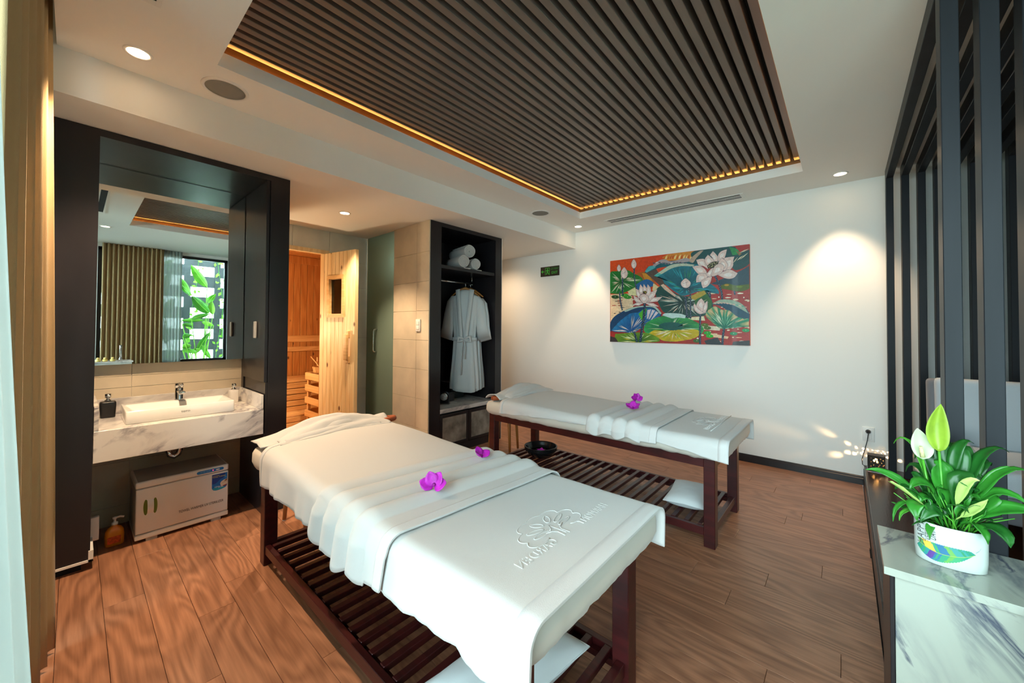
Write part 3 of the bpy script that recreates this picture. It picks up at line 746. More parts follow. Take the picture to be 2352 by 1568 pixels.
# timber guard round the heater, with the ladle bucket on it
hg = thing('heater_guard', 'stepped pine slat guard around the sauna heater behind the door', 'guard rail', (-4.6, 1.9, 0))
for z0, z1 in ((0.665, 0.745), (0.53, 0.605), (0.385, 0.46), (0.23, 0.305)):
    board(-4.86, -4.36, 1.82, 1.842, z0, z1, hg, 'slat'); board(-4.88, -4.862, 1.845, 2.26, z0, z1, hg, 'slat')
for x, y in ((-4.84, 1.855), (-4.38, 1.855), (-4.84, 2.235)):
    board(x-0.0175, x+0.0175, y-0.012, y+0.02, 0.0, 0.74, hg, 'post')
bk_ = thing('ladle_bucket', 'small pine bucket with a ladle on top of heater guard', 'bucket', (-4.72, 1.95, 0.745))
nst = 12
for k in range(nst):
    a0, a1 = 2*PI*k/nst+0.02, 2*PI*(k+1)/nst-0.02
    q = []
    for z_, r in ((0.747, 0.085), (0.815, 0.098)):
        for rr in (r-0.012, r):
            for a in (a0, a1): q.append((-4.72+rr*math.cos(a), 1.95+rr*math.sin(a), z_))
    obj('stave', MB().add(q, [(0, 1, 3, 2), (4, 6, 7, 5), (0, 4, 5, 1), (2, 3, 7, 6), (0, 2, 6, 4), (1, 5, 7, 3)]), pine_bench, bk_)
obj('bucket_base', MB().lathe([(0, 0.0), (0.08, 0), (0.08, 0.012), (0, 0.012)], (-4.72, 1.95, 0.747), 20), pine_bench, bk_)
obj('stave_handle', MB().tube([(-4.815, 1.95, 0.80), (-4.83, 1.95, 0.86), (-4.835, 1.95, 0.92)], [0.012, 0.011, 0.008], 8), pine_bench, bk_)
ld = thing('ladle', 'thin pine ladle leaning in the small sauna bucket', 'ladle', (-4.70, 1.95, 0.76))
obj('ladle_handle', MB().tube([(-4.70, 1.94, 0.785), (-4.80, 1.92, 0.86), (-4.90, 1.90, 0.925)], 0.006, 8), pine_bench, ld)
obj('ladle_cup', MB().lathe([(0.0, 0), (0.02, 0.002), (0.028, 0.02), (0.026, 0.02), (0.018, 0.005), (0, 0.004)], (-4.685, 1.945, 0.766), 14), pine_bench, ld)
# doorway trim and door leaf
trm = setup_struct('trim_2')
obj('door_lining', MB().bbox(SX-0.02, SX+0.022, SD0-0.06, SD1+0.065, SDZ, SDZ+0.045, 0.004, 1), pine, trm)
obj('door_lining', MB().bbox(SX-0.02, SX+0.022, SD0-0.06, SD0, 0, SDZ-0.001, 0.004, 1), pine, trm)
obj('door_lining', MB().bbox(SX-0.02, SX+0.022, SD1, SD1+0.065, 0, SDZ-0.001, 0.004, 1), pine, trm)
hinge = Vector((SX+0.02, 1.735, 0)); free = Vector((-3.69, 1.842, 0))
ang = math.atan2((free-hinge).y, (free-hinge).x); DL = (free-hinge).length
sd = setup_struct('door_2'); sd.location = hinge; sd.rotation_euler = (0, 0, ang); WM[sd.name] = Matrix.Translation(hinge) @ Matrix.Rotation(ang, 4, 'Z')
del sd['kind']; sd['kind'] = 'structure'
dz0, dz1, th = 0.03, 2.068, 0.040
wx0, wx1, wz0, wz1 = 0.165, 0.375, 1.42, 1.79       # little window
nb = 9; bw = DL/nb
for i in range(nb):
    a, b = i*bw+0.0012, (i+1)*bw-0.0012
    segs = [(dz0, dz1)] if (b < wx0 or a > wx1) else [(dz0, wz0), (wz1, dz1)]
    for z0, z1 in segs:
        o = obj('plank', MB().bbox(a-(a+b)/2, b-(a+b)/2, 0, th, z0-1, z1-1, 0.0025, 1), pine, sd, local=True); o.location = ((a+b)/2, 0, 1)
E2 = 0.035
o = obj('window_frame', MB().prism([(wx0-E2, wz1+E2), (wx1+E2, wz1+E2), (wx1, wz1), (wx0, wz1)], 1, -0.012, 0.0), pine_bench, sd, local=True)
for poly in ([(wx0-E2, wz0-E2), (wx0, wz0), (wx1, wz0), (wx1+E2, wz0-E2)], [(wx0-E2, wz0-E2), (wx0-E2, wz1+E2), (wx0, wz1), (wx0, wz0)], [(wx1+E2, wz0-E2), (wx1, wz0), (wx1, wz1), (wx1+E2, wz1+E2)]):
    obj('window_frame', MB().prism(poly, 1, -0.012, 0.0), pine_bench, sd, local=True)
iw = MB()
for q in ((wx0-0.012, wx0+0.004, wz0, wz1), (wx1-0.004, wx1+0.012, wz0, wz1), (wx0, wx1, wz0-0.012, wz0+0.004), (wx0, wx1, wz1-0.004, wz1+0.012)): iw.box(q[0], q[1], 0, th, q[2], q[3])
obj('window_lining', iw, pine_bench, sd, local=True)
obj('pane', MB().box(wx0, wx1, 0.02, 0.025, wz0, wz1), glass_clear, sd, local=True)
for sgn, y0 in ((-1, 0.0), (1, th)):
    h = MB()
    ya, yb = (y0-0.045, y0) if sgn < 0 else (y0, y0+0.045)
    hp = obj('door_handle', MB().bbox(DL-0.115, DL-0.065, ya if sgn < 0 else yb-0.022, ya+0.022 if sgn < 0 else yb, 0.955, 1.215, 0.005, 2), pine_bench, sd, local=True)
    obj('handle_block', MB().bbox(DL-0.11, DL-0.07, ya+0.022 if sgn < 0 else ya, yb if sgn < 0 else yb-0.022, 1.175, 1.25, 0.004, 1), pine_bench, hp, local=True)
    obj('handle_block', MB().bbox(DL-0.11, DL-0.07, ya+0.022 if sgn < 0 else ya, yb if sgn < 0 else yb-0.022, 0.92, 0.995, 0.004, 1), pine_bench, hp, local=True)
q_ = bpy.data.lights.new('shower_fill_light', 'POINT'); q_.energy = 7; q_.color = (0.85, 1.0, 0.92); q_.shadow_soft_size = 0.08  # added unseen light, makes the frosted door glow faintly green
qo = bpy.data.objects.new('shower_fill_light', q_); COL.objects.link(qo); qo.location = (-4.2, 2.9, 2.1)
# added warm point light inside the sauna, unseen and without a fitting
pl = bpy.data.lights.new('sauna_fill_light', 'POINT'); pl.energy = 22; pl.color = (1.0, 0.76, 0.46); pl.shadow_soft_size = 0.06
po = bpy.data.objects.new('sauna_fill_light', pl); COL.objects.link(po); po.location = (-4.75, 1.0, 1.25)

# ================================================================== WARDROBE
WX, WB = -3.03, -3.62
WY0_, WI0, WI1, WY1_ = 2.264, 2.397, 3.182, 3.290
wd = thing('open_wardrobe', 'tall open black wardrobe niche with shelf, rail and marble top', 'wardrobe', (WX, 2.78, 0))
obj('side_panel', MB().box(WB, WX, WY0_, WI0, 0, SO-0.002), black_wood, wd)
obj('side_panel', MB().box(WB, WX, WI1, WY1_-0.006, 0, SO-0.002), black_wood, wd)
obj('edge_trim', MB().box(WX-0.03, WX+0.001, WY1_-0.005, WY1_, 0, SO-0.002), plastic_white, wd)
obj('header_panel', MB().box(WB, WX, WI0, WI1, 2.296, SO-0.002), black_wood, wd)
obj('back_panel', MB().box(WB, WB+0.015, WI0, WI1, 0.0, 2.296), black_wood, wd)
obj('shelf', MB().bbox(WB+0.016, WX-0.006, WI0+0.001, WI1-0.012, 1.882, 1.918, 0.002, 1), black_wood, wd)
WT = 0.467
obj('marble_top', MB().bbox(WB+0.016, WX-0.001, WI0+0.001, WI1-0.001, WT-0.040, WT, 0.0015, 1), marble_m, wd)
obj('base_panel', MB().box(WB+0.016, WX-0.03, WI0+0.001, WI1-0.001, 0.0, 0.426), black_matte, wd)
obj('plinth', MB().box(WX-0.03, WX-0.012, WI0+0.001, WI1-0.001, 0.0, 0.078), black_wood, wd)
stone_tex = mat('mottled_panel', '8f877c', 0.6, var=0.5, vscale=9)
def cab_door(y0, y1, z0, z1):
    dd = obj('cabinet_door', MB().bbox(WX-0.028, WX-0.008, y0, y1, z0, z1, 0.002, 1), black_wood, wd)
    fr = MB(); f = 0.03
    for q in ((y0, y0+f, z0, z1), (y1-f, y1, z0, z1), (y0+f, y1-f, z0, z0+f), (y0+f, y1-f, z1-f, z1)): fr.bbox(WX-0.009, WX, q[0], q[1], q[2], q[3], 0.001, 1)
    obj('door_frame', fr, black_wood, dd)
    obj('door_infill', MB().box(WX-0.009, WX-0.005, y0+f, y1-f, z0+f, z1-f), stone_tex, dd)
cab_door(WI0+0.004, 2.782, 0.084, 0.410); cab_door(2.790, WI1-0.02, 0.084, 0.410)
rz = 1.80
rl = MB().tube([(-3.30, WI0+0.002, rz), (-3.30, 3.075, rz)], 0.011, 12)
obj('hanging_rail', rl, chrome, wd)
obj('rail_bracket', MB().lathe([(0.022, 0), (0.022, 0.004), (0.007, 0.006), (0.007, 0.088), (0.014, 0.089), (0.014, 0.0915), (0, 0.092)][::1], (-3.30, 3.062, rz-0.012), 12), chrome, wd)

# rolled towels on the shelf
def rolled_towel(cx, cz, y, L_, R, label, rot=0.0, tail=False):
    t = thing('rolled_towel', label, 'towel', (cx, y, cz), rot, 'rolled towels on the wardrobe shelf')
    n = 150; turns = 4.5; th = R/(turns+0.3)
    path = []
    for k in range(n+1):
        a = 2*PI*turns*k/n; r = 0.006+(R-0.006-th*0.4)*k/n
        wob = 1+0.03*math.sin(3*a+cx*9)
        path.append((r*wob*math.cos(a-PI*0.4), r*0.94*math.sin(a-PI*0.4)))
    if tail: path += [(path[-1][0]+0.03, -R*0.93), (R*1.15, -R*0.96)]
    prof = []
    pv = [Vector((p[0], p[1])) for p in path]
    L1, L2 = [], []
    for k in range(len(pv)):
        tg = (pv[min(k+1, len(pv)-1)]-pv[max(k-1, 0)]).normalized(); nn = Vector((-tg.y, tg.x))
        L1.append(pv[k]+nn*th*0.40); L2.append(pv[k]-nn*th*0.40)
    rows = []
    xs = [-L_/2, -L_/2+0.004, -L_/2+0.012]+[-L_/2+0.012+(L_-0.024)*k/10 for k in range(1, 10)]+[L_/2-0.012, L_/2-0.004, L_/2]
    for x in xs:
        e = min(1, (L_/2-abs(x))/0.012); s = 0.55+0.45*math.sqrt(max(0, e))
        row = []
        for A, B in zip(L1, L2):
            mid = (A+B)/2; row.append(mid+(A-mid)*s)
        for A, B in zip(L1[::-1], L2[::-1]):
            mid = (A+B)/2; row.append(mid+(B-mid)*s)
        cr = 1+0.012*math.sin(x*90+cx*30)
        rows.append([(x, q.x*cr, q.y*cr) for q in row])
    mb = MB().ring(rows, True, True)
    obj('roll', mb, towel_white, t, local=True)
    return t
TR = 0.068
rolled_towel(-3.20, 1.9195+TR, 2.735, 0.36, TR+0.004, 'white rolled towel lower left of the three on the wardrobe shelf', -0.25, True)
rolled_towel(-3.21, 1.9195+TR*0.95, 2.915, 0.34, TR-0.001, 'white rolled towel lower right of the three on the wardrobe shelf', -0.2, True)
rolled_towel(-3.215, 1.9195+TR*2.80, 2.825, 0.36, TR+0.008, 'white rolled towel lying on top of the other two', -0.22)

# bathrobes on hangers, turned towards the room
def bathrobe(cx, cy, ang, label, front=True, sc_=1.0, zt=1.735):
    t = thing('bathrobe', label, 'bathrobe', (cx, cy, 0), ang, 'bathrobes hanging in the wardrobe')
    M_ = None
    zb = 0.575
    # body: loft of flattened rings
    rings = []
    nz, nt_ = 34, 48
    for i in range(nz+1):
        f = i/nz; z = zt-(zt-zb)*f
        if f < 0.10: hw = 0.050+0.105*smooth(0, 0.10, f)**0.8; hd = 0.03+0.03*f/0.1
        elif f < 0.46: hw = 0.155-0.025*smooth(0.10, 0.46, f); hd = 0.06+0.01*f
        else: hw = 0.130+0.040*smooth(0.46, 1.0, f); hd = 0.065+0.03*smooth(0.46, 1, f)
        r = []
        for k in range(nt_):
            a = 2*PI*k/nt_
            fold = 0.010*smooth(0.1, 0.6, f)*math.sin(9*a+2*math.sin(2*a)+cx*40)+0.006*math.sin(17*a+f*3)*smooth(0.45, 0.9, f)
            if 0.44 < f < 0.50: fold *= 0.4
            x = (hw+fold)*math.copysign(abs(math.cos(a))**0.8, math.cos(a)); y = (hd+fold)*math.copysign(abs(math.sin(a))**0.8, math.sin(a))
            zz = z+(0.02*math.sin(a*2+1) if i == nz else 0)
            r.append((x, y, zz))
        rings.append(r)
    obj('robe_body', MB().ring(rings, True, True), robe_white, t, local=True)
    # sleeves: hang from the shoulders, wide cuffs turned back
    for s in (-1, 1):
        path = [(s*0.120, 0, zt-0.070), (s*0.160, 0.0, zt-0.13), (s*0.185, -0.01, zt-0.27), (s*0.198, -0.02, zt-0.42), (s*0.215, -0.025, zt-0.56)]
        rd = [0.045, 0.056, 0.060, 0.066, 0.078]; rr = []
        for j, (p, r) in enumerate(zip(path, rd)):
            rr.append([(p[0]+r*0.95*math.cos(2*PI*k/20)*(1+0.06*math.sin(5*2*PI*k/20+j)), p[1]+r*0.55*math.sin(2*PI*k/20), p[2]+(0.022*s*math.cos(2*PI*k/20) if j == 4 else 0)) for k in range(20)])
        rr.append([(q[0]*0.985, q[1]*0.9, q[2]+0.012) for q in rr[-1]])
        obj('sleeve', MB().ring(rr, True, True), robe_white, t, local=True)
    if front:
        # lapels crossing to the belt
        for s in (-1, 1):
            P = []
            for j in range(13):
                f = j/12
                z = zt+0.008-0.60*f
                xi = s*(0.055-0.045*f) if s < 0 else s*(0.055-0.06*f)
                yy = -0.045-0.045*math.sin(min(1, f*1.3)*PI/2)-(0.004 if s > 0 else 0)
                wdt = 0.052-0.012*f
                P.append([(xi, yy-0.010, z), (xi+s*wdt*0.5, yy-0.014, z-0.006), (xi+s*wdt, yy-0.004, z-0.012)])
            Q = [[(p[0], p[1]+0.012, p[2]) for p in r[::-1]] for r in P]
            obj('lapel', MB().ring([a+b for a, b in zip(P, Q)], True, True), robe_white, t, local=True)
        zc = zt-0.565
        bl = MB(); rr = []
        for k in range(40):
            a = 2*PI*k/40; c_, s_ = math.copysign(abs(math.cos(a))**0.8, math.cos(a)), math.copysign(abs(math.sin(a))**0.8, math.sin(a))
            rr.append([((0.136+o)*c_, (0.073+o)*s_, zc+dz) for o, dz in ((0.0, -0.02), (0.012, -0.02), (0.014, 0.02), (0.0, 0.02))])
        rr.append(rr[0])
        bl.ring(rr, True, False)
        obj('belt', bl, robe_white, t, local=True)
        bw_ = MB()
        bw_.tube([(0.0, -0.09, zc), (0.03, -0.105, zc+0.022), (0.07, -0.108, zc+0.030), (0.075, -0.105, zc-0.02), (0.03, -0.105, zc-0.018), (0, -0.095, zc)], [0.010, 0.014, 0.017, 0.018, 0.013, 0.010], 10)
        bw_.tube([(0.0, -0.09, zc), (-0.03, -0.105, zc+0.018), (-0.06, -0.108, zc+0.018), (-0.068, -0.105, zc-0.026), (-0.03, -0.105, zc-0.018), (0, -0.095, zc)], [0.010, 0.014, 0.016, 0.017, 0.013, 0.010], 10)
        bw_.tube([(0.005, -0.098, zc), (0.018, -0.115, zc-0.10), (0.012, -0.112, zc-0.22)], [0.012, 0.016, 0.019], 10, flat=0.4)
        bw_.tube([(-0.005, -0.098, zc), (-0.022, -0.115, zc-0.14), (-0.028, -0.118, zc-0.40)], [0.012, 0.018, 0.021], 10, flat=0.35)
        obj('belt_bow', bw_, robe_white, t, local=True)
    return t
def hanger(cx, cy, ang, zt, label):
    t = thing('clothes_hanger', label, 'hanger', (cx, cy, zt), ang, 'wooden hangers on the wardrobe rail')
    h = MB()
    pts = [(-0.165, 0, -0.075), (-0.12, 0, -0.040), (-0.06, 0, 0.0), (0, 0, 0.022), (0.06, 0, 0.0), (0.12, 0, -0.040), (0.165, 0, -0.075)]
    h.tube(pts, [0.008, 0.012, 0.016, 0.020, 0.016, 0.012, 0.008], 10, flat=0.8)
    obj('hanger_bar', h, hanger_wood, t, local=True)
    hk = [(0, 0, 0.03), (0, 0, 0.055)]+[(0.0, -0.017+0.017*math.cos(a), 0.062+0.0+0.017*math.sin(a)+0.004) for a in [PI*k/8 for k in range(0, 10)]]
    obj('hook', MB().tube(hk, 0.0022, 8), chrome, t, local=True)
    return t
RA = 0.70
hanger(-3.30, 2.965, RA, 1.722, 'wooden hanger carrying the front bathrobe')
hanger(-3.325, 3.065, 0.36, 1.722, 'wooden hanger carrying the rear bathrobe, its end showing')
bathrobe(-3.30, 2.965, RA, 'white bathrobe with tied belt hanging in front in the wardrobe', True, zt=1.722)
bathrobe(-3.325, 3.065, 0.36, 'white bathrobe mostly hidden behind the belted one', False, zt=1.70)

# small things on the marble top
ck = thing('desk_clock', 'small black arched desk clock on the wardrobe marble top', 'clock', (-3.235, 2.615, WT), 0.62)
cl = MB()
arch = [(-0.052, 0.012), (0.052, 0.012), (0.052, 0.085)]+[(0.052*math.cos(a), 0.085+0.052*math.sin(a)) for a in [PI*k/12 for k in range(1, 12)]]+[(-0.052, 0.085)]
cl.prism(arch, 1, -0.02, 0.015)
obj('clock_case', cl, black_plastic, ck, local=True)
obj('clock_base', MB().bbox(-0.06, 0.06, -0.03, 0.02, 0.001, 0.013, 0.003, 1), steel, ck, local=True)
fm = frameM((0, -0.0205, 0.083), (1, 0, 0), (0, 0, 1))
obj('bezel', MB().lathe([(0.036, 0), (0.042, 0), (0.042, 0.004), (0.036, 0.005)], (0, 0, 0), 28, cap=False).xf(fm), chrome, ck, local=True)
dl = obj('dial', MB().lathe([(0, 0), (0.037, 0), (0.037, 0.002), (0, 0.002)], (0, 0, 0), 28).xf(fm), mat('dial_white', 'f0f0ee', 0.4), ck, local=True)
hd = MB()
for k in range(12):
    a = 2*PI*k/12; hd.box(-0.001, 0.001, 0.030, 0.035, 0.002, 0.0026).xf(Matrix.Identity(4)) if False else None
    c, s = math.cos(a), math.sin(a); w2 = 0.0012
    q = [(x*c-y*s, x*s+y*c, 0.0026) for x, y in ((-w2, 0.029), (w2, 0.029), (w2, 0.035), (-w2, 0.035))]; hd.add(q, [(0, 1, 2, 3)])
for a, l, w2 in ((1.0, 0.020, 0.0014), (-2.1, 0.029, 0.001)):
    c, s = math.cos(a), math.sin(a)
    hd.add([(x*c-y*s, x*s+y*c, 0.0029) for x, y in ((-w2, -0.004), (w2, -0.004), (w2, l), (-w2, l))], [(0, 1, 2, 3)])
obj('hands_and_markers', hd.xf(fm), black_plastic, dl, local=True)
t = thing('storage_box', 'dark flat box lying behind the desk clock in the wardrobe', 'box', (-3.42, 2.72, WT), 0.0, 'black boxes in the wardrobe')
obj('box_base', MB().bbox(-3.52, -3.31, 2.62, 2.82, WT+0.001, WT+0.085, 0.003, 1), black_plastic, t)
obj('box_lid', MB().bbox(-3.525, -3.305, 2.615, 2.825, WT+0.0855, WT+0.10, 0.003, 1), black_plastic, t)
t = thing('storage_box', 'tall dark green-black box with pale lid under the bathrobes', 'box', (-3.50, 2.95, WT), 0.0, 'black boxes in the wardrobe')
obj('box_base', MB().bbox(-3.59, -3.41, 2.86, 3.05, WT+0.001, WT+0.185, 0.003, 1), mat('box_green_black', '15201f', 0.4), t)
obj('box_lid', MB().bbox(-3.592, -3.405, 2.855, 3.055, WT+0.1855, WT+0.192, 0.002, 1), marble_m, t)

# light switch on the tiled wall
sw = thing('light_switch', 'white double rocker light switch on the beige tiled wall', 'light switch', (-3.197, 2.254, 1.307))
obj('face_plate', MB().bbox(-3.234, -3.160, 2.243, 2.2535, 1.246, 1.368, 0.003, 2), plastic_white, sw)
obj('rocker', MB().bbox(-3.219, -3.175, 2.239, 2.244, 1.310, 1.348, 0.002, 2), plastic_white, sw)
obj('rocker', MB().bbox(-3.219, -3.175, 2.239, 2.244, 1.266, 1.304, 0.002, 2), plastic_white, sw)

# ================================================================== MASSAGE BEDS
BL, BR_, FW_, FT = -2.41, -0.575, 0.665, 0.535      # frame ends, frame width, frame top
def massage_bed(y0, label, name_ang=0.0):
    cx, cy = (BL+BR_)/2, y0+FW_/2
    t = thing('massage_bed', label, 'massage bed', (cx, cy, 0), 0, 'massage beds')
    lw, ld_ = 0.062, 0.066
    for x in (BL, BR_-lw):
        for y in (y0, y0+FW_-ld_):
            obj('leg', MB().bbox(x, x+lw, y, y+ld_, 0.0, FT-0.002, 0.003, 1), mahogany, t)
    az0, az1 = 0.464, FT-0.002
    obj('apron', MB().bbox(BL+lw, BR_-lw, y0+0.004, y0+0.028, az0, az1, 0.002, 1), mahogany, t)
    obj('apron', MB().bbox(BL+lw, BR_-lw, y0+FW_-0.028, y0+FW_-0.004, az0, az1, 0.002, 1), mahogany, t)
    obj('apron', MB().bbox(BL+0.004, BL+0.028, y0+ld_, y0+FW_-ld_, az0, az1, 0.002, 1), mahogany, t)
    obj('apron', MB().bbox(BR_-0.028, BR_-0.004, y0+ld_, y0+FW_-ld_, az0, az1, 0.002, 1), mahogany, t)
    obj('bed_deck', MB().box(BL+0.002, BR_-0.002, y0+0.002, y0+FW_-0.002, FT-0.002, FT+0.012), mahogany, t)
    rz0, rz1 = 0.062, 0.108
    obj('rail', MB().bbox(BL+lw, BR_-lw, y0+0.006, y0+0.032, rz0, rz1, 0.002, 1), mahogany, t)
    obj('rail', MB().bbox(BL+lw, BR_-lw, y0+FW_-0.032, y0+FW_-0.006, rz0, rz1, 0.002, 1), mahogany, t)
    obj('rail', MB().bbox(BL+0.014, BL+0.044, y0+ld_, y0+FW_-ld_, rz0, rz1, 0.002, 1), mahogany, t)
    obj('rail', MB().bbox(BR_-0.044, BR_-0.014, y0+ld_, y0+FW_-ld_, rz0, rz1, 0.002, 1), mahogany, t)
    obj('slat_bearer', MB().box(BL+lw, BR_-lw, y0+0.034, y0+0.056, 0.060, 0.084), mahogany, t)
    obj('slat_bearer', MB().box(BL+lw, BR_-lw, y0+FW_-0.056, y0+FW_-0.034, 0.060, 0.084), mahogany, t)
    n = 22; first = None
    for i in range(n):
        x = BL+lw+0.03+(BR_-BL-2*lw-0.06)*i/(n-1)
        if first is None:
            first = obj('slat', MB().bbox(x-0.0135, x+0.0135, y0+0.034, y0+FW_-0.034, 0.0845, 0.110, 0.002, 1), mahogany, t); x_0 = x
        else:
            share('slat', first, t, (x-x_0, 0, 0))
    # mattress in its fitted sheet, gathered below the edge
    X0, X1, Y0, Y1, Z0, Z1 = BL-0.01, -0.508, y0-0.052, y0+FW_+0.052, FT-0.012, 0.638
    rows = []
    for z, ins, rr in ((Z0, 0.030, 0.04), (Z0+0.014, 0.008, 0.05), (Z0+0.04, 0.0, 0.05), (Z1-0.03, 0.0, 0.05), (Z1-0.010, 0.008, 0.05), (Z1, 0.028, 0.05)):
        R = []
        base = rrect(X0+ins, X1-ins, Y0+ins, Y1-ins, rr, z, 7)
        m_ = len(base)
        for k in range(m_):                                   # subdivide the sides for gathers
            a, b = Vector(base[k]), Vector(base[(k+1) % m_]); ns_ = max(1, int((b-a).length/0.02))
            for j in range(ns_):
                p = a.lerp(b, j/ns_)
                c = Vector(((X0+X1)/2, (Y0+Y1)/2, z)); nrm = Vector((0, 0, 0))
                if ins < 0.029 or z < Z1-0.001:
                    q = 0.007*fbm(p.x*26, p.y*26+y0*7, z*9)*smooth(Z1, Z0+0.02, z)
                    g = 0.010*fbm(p.x*14+5, p.y*14, 1.0) if z <= Z0+0.002 else 0
                    d_ = Vector((1 if p.x > X1-0.06 else (-1 if p.x < X0+0.06 else 0), 1 if p.y > Y1-0.06 else (-1 if p.y < Y0+0.06 else 0), 0))
                    p = p+d_*q+Vector((0, 0, g))
                R.append(p)
        rows.append(R)
    mm = min(len(r) for r in rows)
    rows = [[r[int(k*len(r)/mm)] for k in range(mm)] for r in rows]
    obj('mattress', MB().ring(rows, True, True), sheet_white, t)
    return t
B1Y, B2Y = 0.686, 2.461
massage_bed(B1Y, 'near dark mahogany massage bed with slatted undershelf and white cover')
massage_bed(B2Y, 'far dark mahogany massage bed with slatted undershelf by the painting wall')

def drape(xa, xb, yb, top, zhem_n, zhem_f, out=0.0, nx=70, head_bump=0.0, folds=None, ripple=1.0, seed=0, thick=0.006, xskew=None):
    """cloth laid across a bed: returns the outer sheet of points P[i][j] from near hem to far hem"""
    Y0, Y1 = yb-0.052-0.006-out, yb+FW_+0.052+0.006+out
    r = 0.05
    P = []
    for i in range(nx+1):
        fx = i/nx; row = []
        def xcoord(s): return xa+(xb-xa)*fx + (xskew(fx, s) if xskew else 0)
        prof = []
        zn = zhem_n(fx) if callable(zhem_n) else zhem_n
        zf = zhem_f(fx) if callable(zhem_f) else zhem_f
        for k in range(9): prof.append((Y0, zn+(top-r-zn)*k/9, 1-k/9))
        for k in range(7):
            a = PI/2*k/6; prof.append((Y0+r-r*math.cos(a), top-r+r*math.sin(a), 0))
        for k in range(1, 24): prof.append((Y0+r+(Y1-Y0-2*r)*k/24, top, 0))
        for k in range(7):
            a = PI/2*k/6; prof.append((Y1-r+r*math.sin(a), top-r+r*math.cos(a), 0))
        for k in range(1, 10): prof.append((Y1, top-r-(top-r-zf)*k/9, k/9))
        n = len(prof)
        for j, (y, z, h) in enumerate(prof):
            s = j/(n-1)
            x = xcoord(s)
            sgn = -1 if s < 0.5 else 1
            o = 0.0
            if h > 0:
                o += h*ripple*(0.020*fbm(x*9+seed, sgn*3.1, 0.3)+0.010*fbm(x*23+seed, sgn*1.7, 2.0)+0.006)
            dz = 0.0025*fbm(x*5+seed, y*5, 0.7)
            if head_bump: dz += head_bump*smooth(xa+0.75, xa+0.22, x)*math.sin(PI*min(1, max(0, (y-Y0)/(Y1-Y0))))**0.4*(1 if h == 0 else 0.5*(1-h))
            if folds:
                dz2 = folds(fx)
                if h == 0: dz += dz2
                else: o += dz2*0.9
            row.append((x, y+sgn*o, z+dz*(1 if h < 0.95 else 0.4)))
        P.append(row)
    return P
def cloth_mesh(P, thick):
    """closed cloth of the given thickness below the grid P"""
    n, m_ = len(P), len(P[0])
    mb = MB(); V = [[Vector(p) for p in r] for r in P]
    Q = []
    for i in range(n):
        row = []
        for j in range(m_):
            a = V[min(i+1, n-1)][j]-V[max(i-1, 0)][j]; b = V[i][min(j+1, m_-1)]-V[i][max(j-1, 0)]
            nn = a.cross(b); nn = nn.normalized() if nn.length > 1e-12 else Vector((0, 0, 1))
            row.append(V[i][j]-nn*thick)
        Q.append(row)
    mb.grid(V); mb.grid(Q)
    o = n*m_
    def idx(i, j, k): return k*o+i*m_+j
    for i in range(n-1):
        for j in (0, m_-1): mb.f.append([idx(i, j, 0), idx(i+1, j, 0), idx(i+1, j, 1), idx(i, j, 1)]); mb.sm.append(False)
    for j in range(m_-1):
        for i in (0, n-1): mb.f.append([idx(i, j, 0), idx(i, j+1, 0), idx(i, j+1, 1), idx(i, j, 1)]); mb.sm.append(False)
    return mb
def hem_band(P, i0, i1, lift=0.0016):
    """slightly raised woven band along the end of a towel"""
    V = [[Vector(p) for p in r] for r in P[i0:i1]]
    out = []
    for i in range(len(V)):
        row = []
        for j in range(len(V[0])):
            a = V[min(i+1, len(V)-1)][j]-V[max(i-1, 0)][j]; b = V[i][min(j+1, len(V[0])-1)]-V[i][max(j-1, 0)]
            nn = a.cross(b).normalized(); row.append(V[i][j]+nn*lift)
        out.append(row)
    return cloth_mesh(out, lift*0.9)
hem_mat = cloth('towel_hem', 'cfcecd', 0.9, 420, 0.45)

